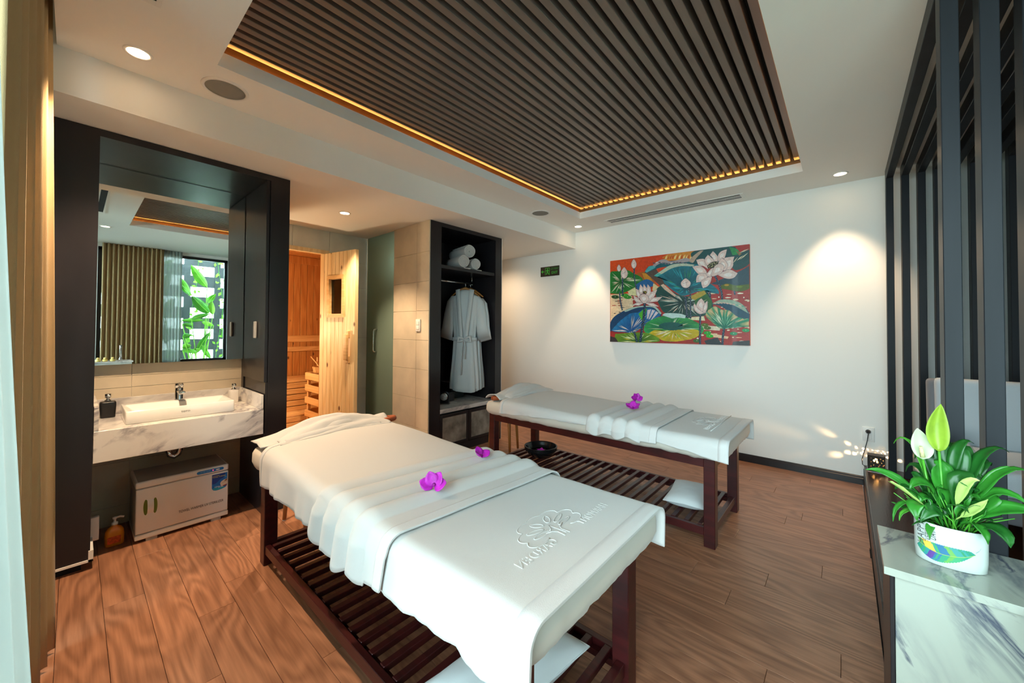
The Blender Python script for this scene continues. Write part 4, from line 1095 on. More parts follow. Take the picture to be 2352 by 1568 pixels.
def emblem_tree(cx, cy, h, w, z, ang=0.0, style=0):
    """tree-shaped emblem of looped outlines, top towards -x"""
    mb = MB()
    def tr(u, v):       # u across (-.5..0.5, +u -> -y), v up (0..1 -> -x)
        return (cx+h*0.5-v*h, cy-u*w, z)
    def line(pts, r=0.0026, closed=False):
        q = [tr(*p) for p in pts]
        if closed: q.append(q[0])
        mb.tube(q, r, 6, flat=0.5, up=(0, 0, 1))
    # scalloped crown
    lobes = [(-0.40, 0.30, 0.20, 0.16), (-0.42, 0.55, 0.18, 0.17), (-0.22, 0.80, 0.20, 0.17), (0.02, 0.86, 0.18, 0.16), (0.24, 0.80, 0.20, 0.17), (0.42, 0.55, 0.18, 0.17), (0.40, 0.30, 0.20, 0.16)]
    c0 = Vector((0, 0.48))
    pts = []
    for k in range(200):
        a = 2*PI*k/200; d = Vector((math.sin(a), math.cos(a)*1.0)); best = 0
        for (u, v, ru, rv) in lobes:
            # ray from the centre to the far side of each lobe
            ox, oy = c0.x-u, c0.y-v; A = (d.x/ru)**2+(d.y/rv)**2; B = 2*(ox*d.x/ru**2+oy*d.y/rv**2); C = (ox/ru)**2+(oy/rv)**2-1
            D_2 = B*B-4*A*C
            if D_2 > 0: best = max(best, (-B+math.sqrt(D_2))/(2*A))
        if best > 0.12: pts.append((c0.x+d.x*best, c0.y+d.y*best))
    k0 = max(range(len(pts)), key=lambda k: (Vector(pts[k])-Vector(pts[k-1])).length)
    line(pts[k0:]+pts[:k0])
    for (u, v, a, l) in ((-0.27, 0.38, 1.45, 0.15), (-0.27, 0.56, 1.1, 0.15), (-0.12, 0.70, 0.45, 0.13), (0.12, 0.70, -0.45, 0.13), (0.27, 0.56, -1.1, 0.15), (0.27, 0.38, -1.45, 0.15)):
        e = []
        for k in range(17):
            t = 2*PI*k/16; p, q = l*math.cos(t), 0.055*math.sin(t)
            e.append((u+q*math.cos(a)-p*math.sin(a)*-1*-1, v+p*math.cos(a)+q*math.sin(a)) if False else (u-p*math.sin(a)+q*math.cos(a), v+p*math.cos(a)+q*math.sin(a)))
        line(e, 0.0024)
    line([(-0.06, 0.0), (-0.045, 0.2), (-0.09, 0.30), (-0.2, 0.34)]); line([(0.06, 0.0), (0.045, 0.2), (0.09, 0.30), (0.2, 0.34)])
    line([(-0.02, 0.05), (-0.015, 0.3), (0.0, 0.5)]); line([(0.0, 0.5), (0.06, 0.38), (0.12, 0.34)])
    if style == 1:
        line([(-0.62, 0.02), (-0.12, 0.02)], 0.002); line([(0.12, 0.02), (0.62, 0.02)], 0.002)
    return mb

def blanket(yb, bed_label, hem_n, label, logo, head_bump):
    P = drape(-2.235, -0.492, yb, 0.650, hem_n, 0.50, 0.0, 96, head_bump, seed=yb*3)
    mb = cloth_mesh(P, 0.006)
    t = thing('bath_towel', label, 'towel', (-1.3, yb+FW_/2, 0.65), 0, 'large towels covering the massage beds')
    obj('towel_cloth', mb, towel_white, t)
    obj('hem', hem_band(P, len(P)-4, len(P)), hem_mat, t)
    obj('hem', hem_band(P, 0, 3), hem_mat, t)
    cx, cy, h, w_, tz, lx, ly0, ly1, st = logo
    obj('embossed_emblem', emblem_tree(cx, cy, h, w_, tz+0.0002, 0, st), towel_white, t)
    for word, yc, xs in (('HARMONY', cy+0.168, 0.80), ('GARDEN', cy-0.140, 0.98)) if st == 0 else (('HARMONY GARDEN', cy, 1.15),):
        M = frameM((lx, yc, tz-0.0006), (0, 1, 0), (-1, 0, 0)) @ Matrix.Diagonal((-1, 1, 1, 1))
        obj('embossed_lettering', text_mb(word, 0.042, M, 0.0018, 1.10, 0, xs), towel_white, t)
    if st == 1:
        mb = MB().tube([(lx+0.035, ly0, tz+0.001), (lx+0.035, ly1, tz+0.001)], 0.0025, 6)
        obj('embossed_bar', mb, towel_white, t)
    return P
blanket(B1Y, '', lambda f: 0.485+0.008*math.sin(f*9), 'large white terry towel covering the near massage bed, embossed with a tree emblem', (-0.715, 1.005, 0.14, 0.225, 0.6505, -0.652, 0.755, 1.285, 0), 0.035)
blanket(B2Y, '', lambda f: 0.552+0.045*math.sin(PI*min(1, f*1.05))-0.02*smooth(0.85, 1, f), 'large white terry towel covering the far massage bed, embossed with a tree emblem', (-0.735, 2.875, 0.13, 0.22, 0.6505, -0.665, 2.60, 3.165, 1), 0.028)

def pleats(fx):
    """four soft folds and a flat tail"""
    xs = [0.0, 0.19, 0.38, 0.57, 0.76]
    h = 0.007
    if fx < 0.78:
        k = (fx/0.78)*4; u = k-int(k)
        h += 0.024*(math.sin(PI*min(1, u*1.02))**0.75)*(0.5+0.5*(1-u*0.55))
    return h
def pleated(yb, label, xa, xb, hem_n, skn):
    P = drape(xa, xb, yb, 0.654, hem_n, 0.52, 0.008, 110, 0.0, pleats, 0.5, seed=yb*5+2, xskew=skn)
    t = thing('hand_towel', label, 'towel', ((xa+xb)/2, yb+FW_/2, 0.66), 0, 'pleated towels across the massage beds')
    obj('towel_cloth', cloth_mesh(P, 0.004), towel_white, t)
    obj('hem', hem_band(P, len(P)-11, len(P)), hem_mat, t)
    return P
pleated(B1Y, 'white towel folded in soft pleats across the near massage bed', -1.46, -0.985, lambda f: 0.50-0.035*math.sin(PI*f)+0.012*math.cos(f*0.78*8*PI)*(f < 0.8)-0.01*f, lambda f, s: (0.5-s)*-0.22*(1-f*0.42)+0.0)
pleated(B2Y, 'white towel folded in soft pleats across the far massage bed', -1.385, -0.89, lambda f: 0.565+0.014*math.cos(f*0.78*8*PI)*(f < 0.8)+0.012*f-0.01, lambda f, s: 0.0)

# --- towel thrown over the face cushion at each head end
def head_towel(yb, label, h, slant, lift):
    t = thing('face_towel', label, 'towel', (-2.33, yb+FW_/2, 0.65), 0, 'towels over the face cushions')
    ya, yb2 = yb-0.045+slant[0], yb+FW_+0.05+slant[1]
    P = []
    n, m_ = 44, 26
    for i in range(n+1):
        f = i/n; y = ya+(yb2-ya)*f
        hh = max(0.040*(smooth(0.3, 0.0, f) if lift < 0 else smooth(0.7, 1.0, f)), h*math.sin(PI*min(1, max(0, f*0.98+0.01)))**0.9)
        row = []
        wd_ = 0.135-0.05*abs(f-0.5)*2
        for j in range(m_+1):
            g = j/m_*2-1
            x = -2.35+0.02*math.sin(f*5)+g*wd_*(1+0.0*hh)
            z = 0.655+hh*(1-abs(g)**2.6)+0.006*fbm(x*16, y*10, yb)+0.012*math.sin(g*6+f*7)*(0.3+0.7*f*(1-f)*4)*(0.4 if g < 0 else 1)*0.8
            row.append((x, y, max(0.6465, z)))
        P.append(row)
    obj('towel_cloth', cloth_mesh(P, 0.005), towel_white, t)
    P = []
    for i in range(n+1):
        f = i/n; y = ya+0.06+(yb2-ya-0.10)*f
        hh = h*math.sin(PI*min(1, max(0, f)))**0.8
        row = []
        for j in range(15):
            g = j/14
            row.append((-2.345+0.15*g+0.015*math.sin(f*4+1), y+0.02*math.sin(g*3), max(0.6655, 0.668+hh*(1-g**1.7)*0.98+0.010*math.sin(g*13+f*5)*math.sin(PI*f)+0.006*fbm(g*5, f*9, yb))))
        P.append(row)
    obj('towel_fold', cloth_mesh(P, 0.006), towel_white, t)
    # rolled inner fold showing along the foot-side edge
    P2 = []
    for i in range(31):
        f = i/30; y = ya+0.10+(yb2-ya-0.2)*f
        hh = (h*0.55)*math.sin(PI*f)**0.7
        P2.append([(-2.23+0.022*math.cos(a)+0.012*math.sin(f*6), y, 0.664+hh*0.75*math.sin(a*0.5)+0.020*math.sin(a)) for a in [2*PI*k/16 for k in range(16)]])
    obj('inner_fold', MB().ring(P2, True, True), towel_white, t)
    return t
def face_cushion(yb, label, dy):
    cx, cy = -2.33, yb+FW_/2+dy
    t = thing('face_cushion', label, 'cushion', (cx, cy, 0.645), 0, 'orange face cushions')
    pts, rr = [], []
    for k in range(41):
        a = math.radians(360*k/40)
        pts.append((cx+0.048*math.sin(a), cy-0.345*math.cos(a), 0.666)); rr.append(0.018)
    mb = MB().tube(pts, rr, 12, flat=1.0)
    obj('padded_ring', mb, leather_tan, t)
    return t
face_cushion(B1Y, 'tan orange face cushion under the towel at the near bed head', 0.085)
face_cushion(B2Y, 'tan orange face cushion under the towel at the far bed head', -0.02)
head_towel(B1Y, 'white towel heaped over the face cushion on the near massage bed', 0.085, (0.0, -0.01), 1)
head_towel(B2Y, 'white towel heaped over the face cushion on the far massage bed', 0.085, (0.025, 0.03), -1)

# --- orchid blossoms
def orchid(x, y, z, s, ang, tilt, label, n=5, spread=1.0, group='orchid blossoms'):
    t = thing('orchid_blossom', label, 'flower', (x, y, z), ang, group)
    for k in range(n):
        a = (k-(n-1)/2)*spread
        mb = MB(); P = []
        for i in range(7):
            f = i/6; w_ = 0.46*math.sin(PI*(0.08+0.9*f))**0.8
            P.append([((g*w_)*s, -0.0+(0.05+f)*s, (0.10*f*f+0.10*g*g*math.sin(PI*f))*s) for g in (-1, -0.5, 0, 0.5, 1)])
        mb = cloth_mesh(P, 0.0008)
        M = Matrix.Rotation(tilt, 4, 'X') @ Matrix.Rotation(a, 4, 'Z') @ Matrix.Rotation(0.35+0.12*((k*7) % 3), 4, 'X')
        obj('petal', mb.xf(M), magenta, t, local=True)
    obj('flower_lip', MB().lathe([(0, -0.004), (0.10*s, 0), (0.14*s, 0.10*s), (0.05*s, 0.2*s), (0, 0.2*s)], (0, 0, 0.004), 10), mat('orchid_lip', '8a1080', 0.5), t, local=True)
    return t
orchid(-1.150, 0.885, 0.690, 0.055, 0.55, 0.75, 'large magenta orchid blossom standing on the near bed towel pleats', 4, 0.95)
orchid(-1.275, 1.250, 0.682, 0.050, 1.5, 0.35, 'small side-on magenta orchid blossom on the near bed towel pleats', 3, 1.5)
orchid(-1.185, 2.725, 0.692, 0.060, 0.3, 0.30, 'flat magenta orchid blossom in front on the far bed towel pleats', 5, 1.15)
orchid(-1.315, 3.09, 0.690, 0.056, 0.9, 0.85, 'upright magenta orchid blossom at back on the far bed towel pleats', 4, 0.9)

# --- bowl with a blossom on the undershelf, pillows on the undershelves
bx_, by_, bz_ = -2.12, 2.845, 0.1105
bo = thing('foot_bowl', 'wide black ceramic bowl on the slatted undershelf of the far bed', 'bowl', (bx_, by_, bz_))
obj('bowl_body', MB().lathe([(0.0, 0.0), (0.075, 0.0), (0.08, 0.006), (0.12, 0.030), (0.148, 0.062), (0.151, 0.070), (0.147, 0.084), (0.152, 0.088), (0.152, 0.094), (0.144, 0.096), (0.138, 0.088), (0.134, 0.064), (0.11, 0.034), (0.07, 0.014), (0.0, 0.012)], (bx_, by_, bz_), 48), ceramic_black, bo)
orchid(bx_+0.015, by_-0.02, bz_+0.040, 0.042, 0.2, 0.25, 'magenta orchid blossom floating inside the black bowl', 5, 1.2)
single('bowl_water', MB().lathe([(0, 0), (0.115, 0), (0.115, 0.001), (0, 0.001)], (bx_, by_, bz_+0.040), 40), clear_glass('water', (0.85, 0.9, 0.9)), 'clear water in the black ceramic bowl under the far bed', 'water')
def pillow(c, sx, sy, hz, rot, label, dz=0.0, tilt=0.0):
    t = thing('pillow', label, 'pillow', c, rot, 'small white pillows on the undershelves')
    n = 20; top, bot = [], []
    for i in range(n+1):
        u = i/n*2-1; r1, r2 = [], []
        for j in range(n+1):
            v = j/n*2-1
            e = (max(0, (1-abs(u)**2.6))*max(0, (1-abs(v)**2.6)))**0.55
            pin = 1-0.07*(1-abs(v))*abs(u)**3; pin2 = 1-0.07*(1-abs(u))*abs(v)**3
            x, y = u*sx/2*pin, v*sy/2*pin2
            wr = 0.004*fbm(u*5+c[0]*9, v*5, 0.2)*e
            r1.append((x, y, hz*0.5+hz*0.5*e+wr)); r2.append((x, y, hz*0.5-hz*0.5*min(1, e*1.3)))
        top.append(r1); bot.append(r2)
    mb = MB(); mb.grid(top); mb.grid(bot)
    if tilt: mb.xf(Matrix.Rotation(tilt, 4, 'Y'))
    obj('pillow_case', mb, pillow_white, t, local=True)
    obj('piping', MB().tube([p for p in [top[i][0] for i in range(n+1)]+[top[n][j] for j in range(1, n+1)]+[top[i][n] for i in range(n-1, -1, -1)]+[top[0][j] for j in range(n-1, -1, -1)]], 0.0025, 6), pillow_white, t, local=True)
    return t
pillow((-0.815, 2.80, 0.111), 0.25, 0.42, 0.085, 0.12, 'small white pillow on the foot end of the far bed undershelf')
pillow((-0.845, 0.965, 0.111), 0.27, 0.52, 0.10, -0.10, 'small white pillow half hidden on the near bed undershelf')

# --- round stools at the head ends
def stool(cx, cy, label, rot, h=0.44):
    t = thing('wooden_stool', label, 'stool', (cx, cy, 0), rot, 'wooden stools at the bed heads')
    obj('seat', MB().lathe([(0, h-0.03), (0.135, h-0.03), (0.155, h-0.02), (0.158, h-0.008), (0.15, h), (0, h)], (0, 0, 0), 32), leather_tan if False else mat('stool_seat_wood', '7c4a2a', 0.35, var=0.2, vscale=12), t, local=True)
    for k in range(4):
        a = PI/4+PI/2*k; c, s = math.cos(a), math.sin(a)
        mb = MB().tube([(c*0.165, s*0.165, 0.004), (c*0.150, s*0.150, 0.22), (c*0.138, s*0.138, h-0.085), (c*0.118, s*0.118, h-0.050), (c*0.07, s*0.07, h-0.044)], [0.012, 0.0145, 0.017, 0.018, 0.015], 10)
        l_ = obj('leg', mb, oak, t, local=True)
        obj('foot_pad', MB().lathe([(0, 0), (0.012, 0), (0.012, 0.006), (0, 0.006)], (c*0.165, s*0.165, 0.0), 10), plastic_grey, l_, local=True)
    return t
stool(-2.71, 2.985, 'oak stool tucked against the head of the far massage bed', 0.35)
stool(-2.72, 1.075, 'oak stool mostly hidden behind the head of the near bed', 0.2, 0.42)

# ================================================================== PAINTING
def solveH(src, dst):
    A = []
    for (x, y), (u, v) in zip(src, dst):
        A.append([x, y, 1, 0, 0, 0, -u*x, -u*y]); A.append([0, 0, 0, x, y, 1, -v*x, -v*y])
    h = np.linalg.solve(np.array(A, float), np.array([c for uv in dst for c in uv], float))
    return np.append(h, 1).reshape(3, 3)
HP = solveH([(806, 391), (2052, 245), (2049, 1157), (801, 1110)], [(0, 1), (1, 1), (1, 0), (0, 0)])
PX0, PX1, PZ0, PZ1 = -2.157, -0.693, 1.128, 2.113
PYF = D-0.036
pt = thing('lotus_painting', 'colourful unframed lotus pond painting on canvas hanging on the white wall', 'painting', ((PX0+PX1)/2, D-0.02, PZ0))
obj('canvas_edge', MB().box(PX0, PX1, PYF+0.0005, D-0.002, PZ0, PZ1), mat('canvas_edge', 'c65a28', 0.7), pt)
art = MB(); art.c = []
lay = [0]
def cuv(x, y):
    q = HP @ np.array([x, y, 1.0]); u, v = q[0]/q[2], q[1]/q[2]
    return min(1, max(0, u)), min(1, max(0, v))
def smo(pts, n=4):
    """rounded outline through the points"""
    P = [Vector((p[0], p[1])) for p in pts]; m_ = len(P)
    if m_ < 6: return P
    out = []
    for i in range(m_):
        a, b, c, d = P[i-1], P[i], P[(i+1) % m_], P[(i+2) % m_]
        ab, bc, cd = (b-a), (c-b), (d-c)
        sb = ab.length and bc.length and ab.normalized().dot(bc.normalized()) < 0.15     # keep sharp corners
        sc_ = bc.length and cd.length and bc.normalized().dot(cd.normalized()) < 0.15
        tb = Vector((0, 0)) if sb else (c-a)*0.5; tc_ = Vector((0, 0)) if sc_ else (d-b)*0.5
        tb = bc if sb else tb; tc_ = bc if sc_ else tc_
        for q in range(n):
            t = q/n; out.append(b*(2*t**3-3*t*t+1)+tb*(t**3-2*t*t+t)+c*(-2*t**3+3*t*t)+tc_*(t**3-t*t))
    return out
def A_(pts, col, cols=None, hold=False):
    k = lay[0]
    if not hold: lay[0] += 1
    if not cols and 6 <= len(pts) <= 17: pts = smo(pts)
    w = []
    for x, y in pts:
        u, v = cuv(x, y); w.append((PX0+(PX1-PX0)*u, PYF-1.5e-5*k, PZ0+(PZ1-PZ0)*v))
    art.add(w, [list(range(len(w)))])
    art.c += [lin(c) for c in cols] if cols else [lin(col)]*len(w)
def fan(pts, cen, cc, ce, streak=None, n=30, t0=(0.1, 0.4), t1=(0.6, 0.98), wd=5, seed=1, edge=None):
    """leaf: colour runs from the centre to the edge, with painted ray strokes"""
    rg = random.Random(seed)
    # resample outline
    out = []; pts = smo(pts)
    for i in range(len(pts)):
        a, b = Vector(pts[i]), Vector(pts[(i+1) % len(pts)]); m_ = max(1, int((b-a).length/14))
        for j in range(m_): out.append(a.lerp(b, j/m_)+Vector((rg.uniform(-2, 2), rg.uniform(-2, 2))))
    k = lay[0]; lay[0] += 1
    pts = smo(pts); W_ = lambda p: (PX0+(PX1-PX0)*cuv(*p)[0], PYF-1.5e-5*k, PZ0+(PZ1-PZ0)*cuv(*p)[1])
    A_(pts, ce)
    k = lay[0]; lay[0] += 1
    b = len(art.v)
    c = Vector(cen)
    art.v.append(W_(c)); art.c.append(lin(cc))
    for p in out: 
        art.v.append(W_(c+(p-c)*0.6)); art.c.append(tuple((x+y)/2 for x, y in zip(lin(cc), lin(ce))))
        art.v.append(W_(p)); sh = rg.uniform(0.75, 1.25); art.c.append(tuple(min(1, x*sh) for x in lin(edge if edge and rg.random() < 0.5 else ce)))
    n_ = len(out)
    for i in range(n_):
        j = (i+1) % n_
        art.f.append([b, b+1+2*i, b+1+2*j]); art.sm.append(False)
        art.f.append([b+1+2*i, b+2+2*i, b+2+2*j, b+1+2*j]); art.sm.append(False)
    for s in range(n if streak else 0):
        p = out[rg.randrange(n_)]; a, e = rg.uniform(*t0), rg.uniform(*t1)
        d = (p-c); q = Vector((-d.y, d.x)).normalized()*wd*rg.uniform(0.4, 1.0)
        A_([c+d*a, c+d*((a+e)/2)+q, c+d*e, c+d*((a+e)/2)-q], streak if isinstance(streak, str) else rg.choice(streak), hold=(s % 6 != 5))
def outl(pts, col, line='3a3550', g=2.2):
    c = sum((Vector(p) for p in pts), Vector((0, 0)))/len(pts)
    A_([Vector(p)+(Vector(p)-c).normalized()*g for p in pts], line); A_(pts, col)
def ell(x, y, rx, ry, col, rot=0, n=18, hold=False): 
    A_([(x+rx*math.cos(t)*math.cos(rot)-ry*math.sin(t)*math.sin(rot), y+rx*math.cos(t)*math.sin(rot)+ry*math.sin(t)*math.cos(rot)) for t in [2*PI*k/n for k in range(n)]], col, hold=hold)
def stem(pts, w=9, dots=True, seed=3):
    rg = random.Random(seed)
    pv = [Vector(p) for p in pts]; L1, L2 = [], []
    for i, p in enumerate(pv):
        t = (pv[min(i+1, len(pv)-1)]-pv[max(0, i-1)]).normalized(); q = Vector((-t.y, t.x))*w; L1.append(p+q); L2.append(p-q)
    A_(L1+L2[::-1], '17374f')
    if dots:
        for a, b in zip(pv[:-1], pv[1:]):
            for k in range(int((b-a).length/9)):
                p = a.lerp(b, k*9/(b-a).length); x, y = p.x+rg.uniform(-w*0.7, w*0.7), p.y+rg.uniform(-3, 3)
                A_([(x-2, y), (x, y-2), (x+2, y), (x, y+2)], 'd5e2e4', hold=True)
    lay[0] += 1
A_([(806, 391), (2052, 245), (2049, 1157), (801, 1110)], 'ab3430')
A_([(806, 391), (1660, 292), (1600, 420), (1250, 700), (806, 720)], 'd8431a')
A_([(806, 391), (1100, 357), (1000, 480), (806, 500)], 'e04c18')
A_([(806, 690), (1000, 680), (1010, 830), (930, 870), (806, 980)], 'eacba4')
rg = random.Random(5)
for k in range(34):
    x, y = rg.uniform(806, 1000), rg.uniform(690, 960); A_([(x, y), (x+rg.uniform(15, 50), y-2), (x+rg.uniform(20, 55), y+4), (x+4, y+6)], rg.choice(['b03a28', '3b2c2a', 'f3dfc0']) if y < 800 else rg.choice(['3b2c2a', 'f0d8b8', '3b2c2a']))
A_([(1040, 505), (1110, 488), (1160, 502), (1210, 590), (1250, 650), (1080, 590), (1040, 540)], 'ad5a1e')
A_([(1090, 500), (1150, 505), (1180, 570), (1110, 560)], 'c98a2a')
A_([(1110, 490), (1210, 455), (1300, 600), (1275, 640), (1190, 560)], '55463f')
A_([(1270, 360), (1340, 332), (1600, 300), (1560, 350), (1500, 378), (1400, 388), (1300, 388)], 'd98a33')
for k in range(14):
    x = 1280+k*20; A_([(x, 345+rg.uniform(0, 25)), (x+18, 335), (x+8, 372), (x-4, 378)], rg.choice(['e9cf8a', 'c94f1e', 'f0dca0']))
A_([(1115, 485), (1150, 440), (1210, 430), (1300, 400), (1450, 385), (1560, 395), (1600, 430), (1300, 445), (1200, 470), (1125, 497)], '0d5a66')
A_([(1115, 485), (1150, 440), (1215, 432), (1205, 455), (1130, 497)], '4aa0a6')
A_([(1185, 430), (1250, 385), (1300, 380), (1350, 398), (1480, 368), (1535, 388), (1500, 402), (1350, 414), (1270, 408), (1200, 442)], 'a79a9d')
for k in range(12):
    x = 1195+k*26; ell(x, 412-6*math.sin(k), 11, 6, rg.choice(['5b4c58', 'd8cdc8', '7a6a76']), rg.uniform(-0.5, 0.5))
A_([(1560, 305), (1890, 262), (1960, 320), (2052, 295), (2052, 420), (1930, 480), (1850, 430), (1560, 420), (1535, 370)], '1f5052')
A_([(1870, 268), (1945, 290), (1975, 335), (1900, 345)], '2e8b50'); A_([(1930, 305), (1985, 330), (1960, 350)], '8a6a45')
for a in ((1960, 325, 2048, 288), (1935, 395, 2000, 345), (1965, 385, 2045, 320), (1900, 420, 1950, 360)): A_([(a[0], a[1]), ((a[0]+a[2])/2, (a[1]+a[3])/2-7), (a[2], a[3]), ((a[0]+a[2])/2, (a[1]+a[3])/2+6)], 'd9cfae')
A_([(1530, 365), (1600, 310), (1640, 300), (1575, 370), (1545, 410), (1510, 400)], 'b9a08c')
A_([(1700, 600), (1800, 560), (1940, 500), (2049, 440), (2049, 640), (1960, 640), (1830, 620)], '2b4a58')
A_([(1785, 622), (1850, 598), (1930, 615), (2047, 605), (2047, 645), (1960, 672), (1850, 652), (1785, 642)], '56661f')
ell(1845, 612, 22, 9, 'b58a2a'); ell(1960, 628, 30, 9, '6f8a2a')
for k in range(90):                                   # broken light on the red water
    x, y = rg.uniform(1480, 2030), rg.uniform(655, 1140)
    l, h = rg.uniform(14, 70), rg.uniform(3, 9)
    A_([(x, y), (x+l*0.4, y-h), (x+l, y-h*0.3), (x+l*0.9, y+h*0.6), (x+l*0.3, y+h)], rg.choice(['f1e3c2', 'ecd9b8', 'efc9a2', 'f4ecd6', '8e2a26']))
A_([(1500, 900), (1640, 890), (1650, 930), (1500, 920)], 'eadcb6'); A_([(1620, 970), (1790, 985), (1780, 1020), (1640, 1010)], 'ecdcc0'); A_([(1690, 1040), (1860, 1075), (1850, 1095), (1700, 1075)], 'efc7a0')
A_([(1640, 1110), (1760, 1080), (1800, 1150), (1660, 1148)], '2e3a42'); A_([(1900, 1120), (2049, 1110), (2049, 1157), (1890, 1150)], '36383e')
fan([(806, 505), (860, 482), (960, 475), (1010, 500), (1090, 545), (1080, 585), (1000, 640), (900, 682), (806, 680)], (905, 575), '1a5f2a', '238033', ['e6c8b0', 'd9e0c0'], 34, wd=5, seed=2)
A_([(1040, 600), (1130, 555), (1195, 590), (1190, 615), (1100, 645), (1060, 655), (1045, 640)], '1f6196')
A_([(960, 665), (1035, 622), (1045, 705), (980, 695)], 'e2d8a2'); A_([(1190, 592), (1262, 640), (1220, 680), (1180, 655)], 'dcc594')
fan([(1195, 525), (1260, 480), (1340, 432), (1450, 420), (1560, 430), (1600, 440), (1620, 560), (1700, 600), (1770, 660), (1775, 692), (1720, 680), (1640, 655), (1470, 705), (1400, 680), (1300, 605), (1260, 545)], (1485, 640), '094a58', '0e7484', ['2297a4', '0a5a68', '2f8a5a'], 40, (0.2, 0.5), (0.7, 1.0), 7, 3)
A_([(1195, 525), (1260, 482), (1345, 430), (1450, 416), (1558, 428), (1540, 442), (1440, 440), (1350, 462), (1260, 512)], 'b9c4ae')
A_([(1195, 525), (1240, 500), (1262, 512), (1225, 535)], '42b0a6')
fan([(1210, 665), (1270, 600), (1380, 682), (1480, 712), (1560, 690), (1650, 660), (1700, 720), (1722, 800), (1700, 845), (1640, 885), (1540, 892), (1480, 905), (1300, 862), (1240, 780)], (1455, 765), '0e3536', '16504a', ['dfe6dc', 'b8ccc0', '0d3a3a', 'e4cdb8'], 75, (0.06, 0.35), (0.5, 0.97), 4, 4)
A_([(1255, 610), (1280, 598), (1390, 700), (1380, 715), (1290, 650)], 'd8b8a0')
A_([(1500, 720), (1600, 672), (1645, 660), (1665, 692), (1560, 745)], 'b39a3e'); fan([(1560, 745), (1665, 690), (1712, 760), (1700, 840), (1560, 850)], (1600, 780), '123f3a', '2d6f3a', ['c9c9a0', '4a8a40'], 12, seed=8)
A_([(1715, 782), (1790, 745), (1890, 748), (1985, 788), (2045, 865), (2045, 935), (1920, 895), (1800, 805)], '0f4a62')
A_([(1715, 780), (1790, 743), (1890, 746), (1985, 785), (2040, 868), (1965, 825), (1900, 792), (1830, 775)], '9db09a')
for k in range(10): ell(1740+k*28, 765+3*abs(k-3)+k*2.2, 14, 6, rg.choice(['d8b3a0', '5fa08a', 'd0c0a8']), 0.2)
fan([(1655, 882), (1690, 832), (1740, 802), (1800, 832), (1870, 842), (1930, 892), (1990, 912), (2042, 915), (2042, 985), (1920, 992), (1860, 1002), (1790, 1002), (1720, 952)], (1825, 998), '0f6a58', '1e9468', ['cfe0c4', '0f7a5c', '7ec09a'], 34, seed=6, edge='c9b07a')
for a, b in (((1690, 832), (1745, 880)), ((1745, 806), (1770, 880)), ((1800, 835), (1805, 900)), ((1870, 845), (1845, 900)), ((1930, 892), (1870, 940)), ((1985, 915), (1910, 955))): A_([(a[0]-16, a[1]+6), (a[0]+2, a[1]-2), (a[0]+16, a[1]+8), b], 'cdb68a')
A_([(806, 940), (850, 880), (940, 830), (1030, 800), (1120, 793), (1205, 800), (1255, 850), (1258, 892), (1100, 885), (1000, 895), (900, 925), (820, 1012), (803, 1015)], '124066')
A_([(930, 835), (1030, 800), (1120, 792), (1205, 800), (1262, 860), (1250, 870), (1195, 812), (1120, 803), (1035, 812), (945, 845)], 'a9c2b6')
fan([(815, 1010), (860, 960), (900, 920), (980, 862), (1050, 852), (1130, 815), (1200, 830), (1252, 880), (1160, 932), (1080, 990), (1010, 1032), (930, 1026), (850, 1022)], (985, 1020), '124f8c', '1a72a8', ['cfd8d0', 'c7a860', '0f5a90', 'dcd0c8'], 36, seed=9)
A_([(1055, 865), (1100, 822), (1132, 818), (1118, 870), (1085, 925)], '4fae34')
for a in ((1135, 830, 1170, 824, 1130, 905), (1178, 828, 1205, 834, 1145, 910), (1212, 842, 1235, 855, 1165, 915)): A_([(a[0], a[1]), (a[2], a[3]), (a[4]+12, a[5]), (a[4], a[5]+6)], 'd8c8cc')
fan([(1105, 985), (1150, 930), (1250, 892), (1350, 880), (1470, 900), (1560, 935), (1632, 990), (1622, 1042), (1540, 1085), (1400, 1112), (1280, 1106), (1200, 1062), (1118, 1030)], (1340, 1000), '0c554e', '2f9a50', ['bfe0b8', '126a50', 'd8c8a8', '45a83a'], 50, seed=11)
ell(1345, 975, 110, 34, '0d5a56')
fan([(1140, 1048), (1200, 1010), (1300, 1022), (1400, 1014), (1560, 1008), (1612, 1035), (1560, 1082), (1420, 1110), (1290, 1107), (1220, 1076)], (1370, 1015), 'b9a420', 'c7ab24', ['efe2a0', '7fb53a', 'e8d8c0', 'd8b31e'], 40, seed=12)
A_([(1268, 878), (1300, 860), (1420, 865), (1478, 882), (1472, 908), (1400, 900), (1360, 908), (1320, 896)], 'c3dcd8')
fan([(850, 1042), (950, 1036), (1040, 1030), (1150, 1040), (1235, 1080), (1212, 1116), (870, 1112)], (1050, 1112), '2a5a20', '6f9a2c', ['dfe6b0', 'c8b93a'], 26, seed=13)
A_([(803, 1060), (850, 1075), (875, 1112), (801, 1110)], '3b3436')
for x, y, c in ((850, 712, '22491f'), (960, 715, '2f8a2c'), (935, 698, '3c9a2a'), (1648, 968, '5a7028'), (1670, 995, '4a6a2a'), (1670, 1040, '22a030'), (1690, 1068, '1fae2a'), (1905, 1048, '1a9058'), (2015, 1020, '149a5a'), (1575, 1110, '3f6a35')):
    ell(x, y, 34, 16, c, 0.05); ell(x, y-2, 3, 2.5, 'e8f0d8')
pk = 'e3c6bd'
stem([(890, 670), (895, 740), (912, 830)], 6); stem([(918, 540), (915, 640), (920, 700)], 7); stem([(1020, 450), (1022, 540), (1038, 640)], 6)
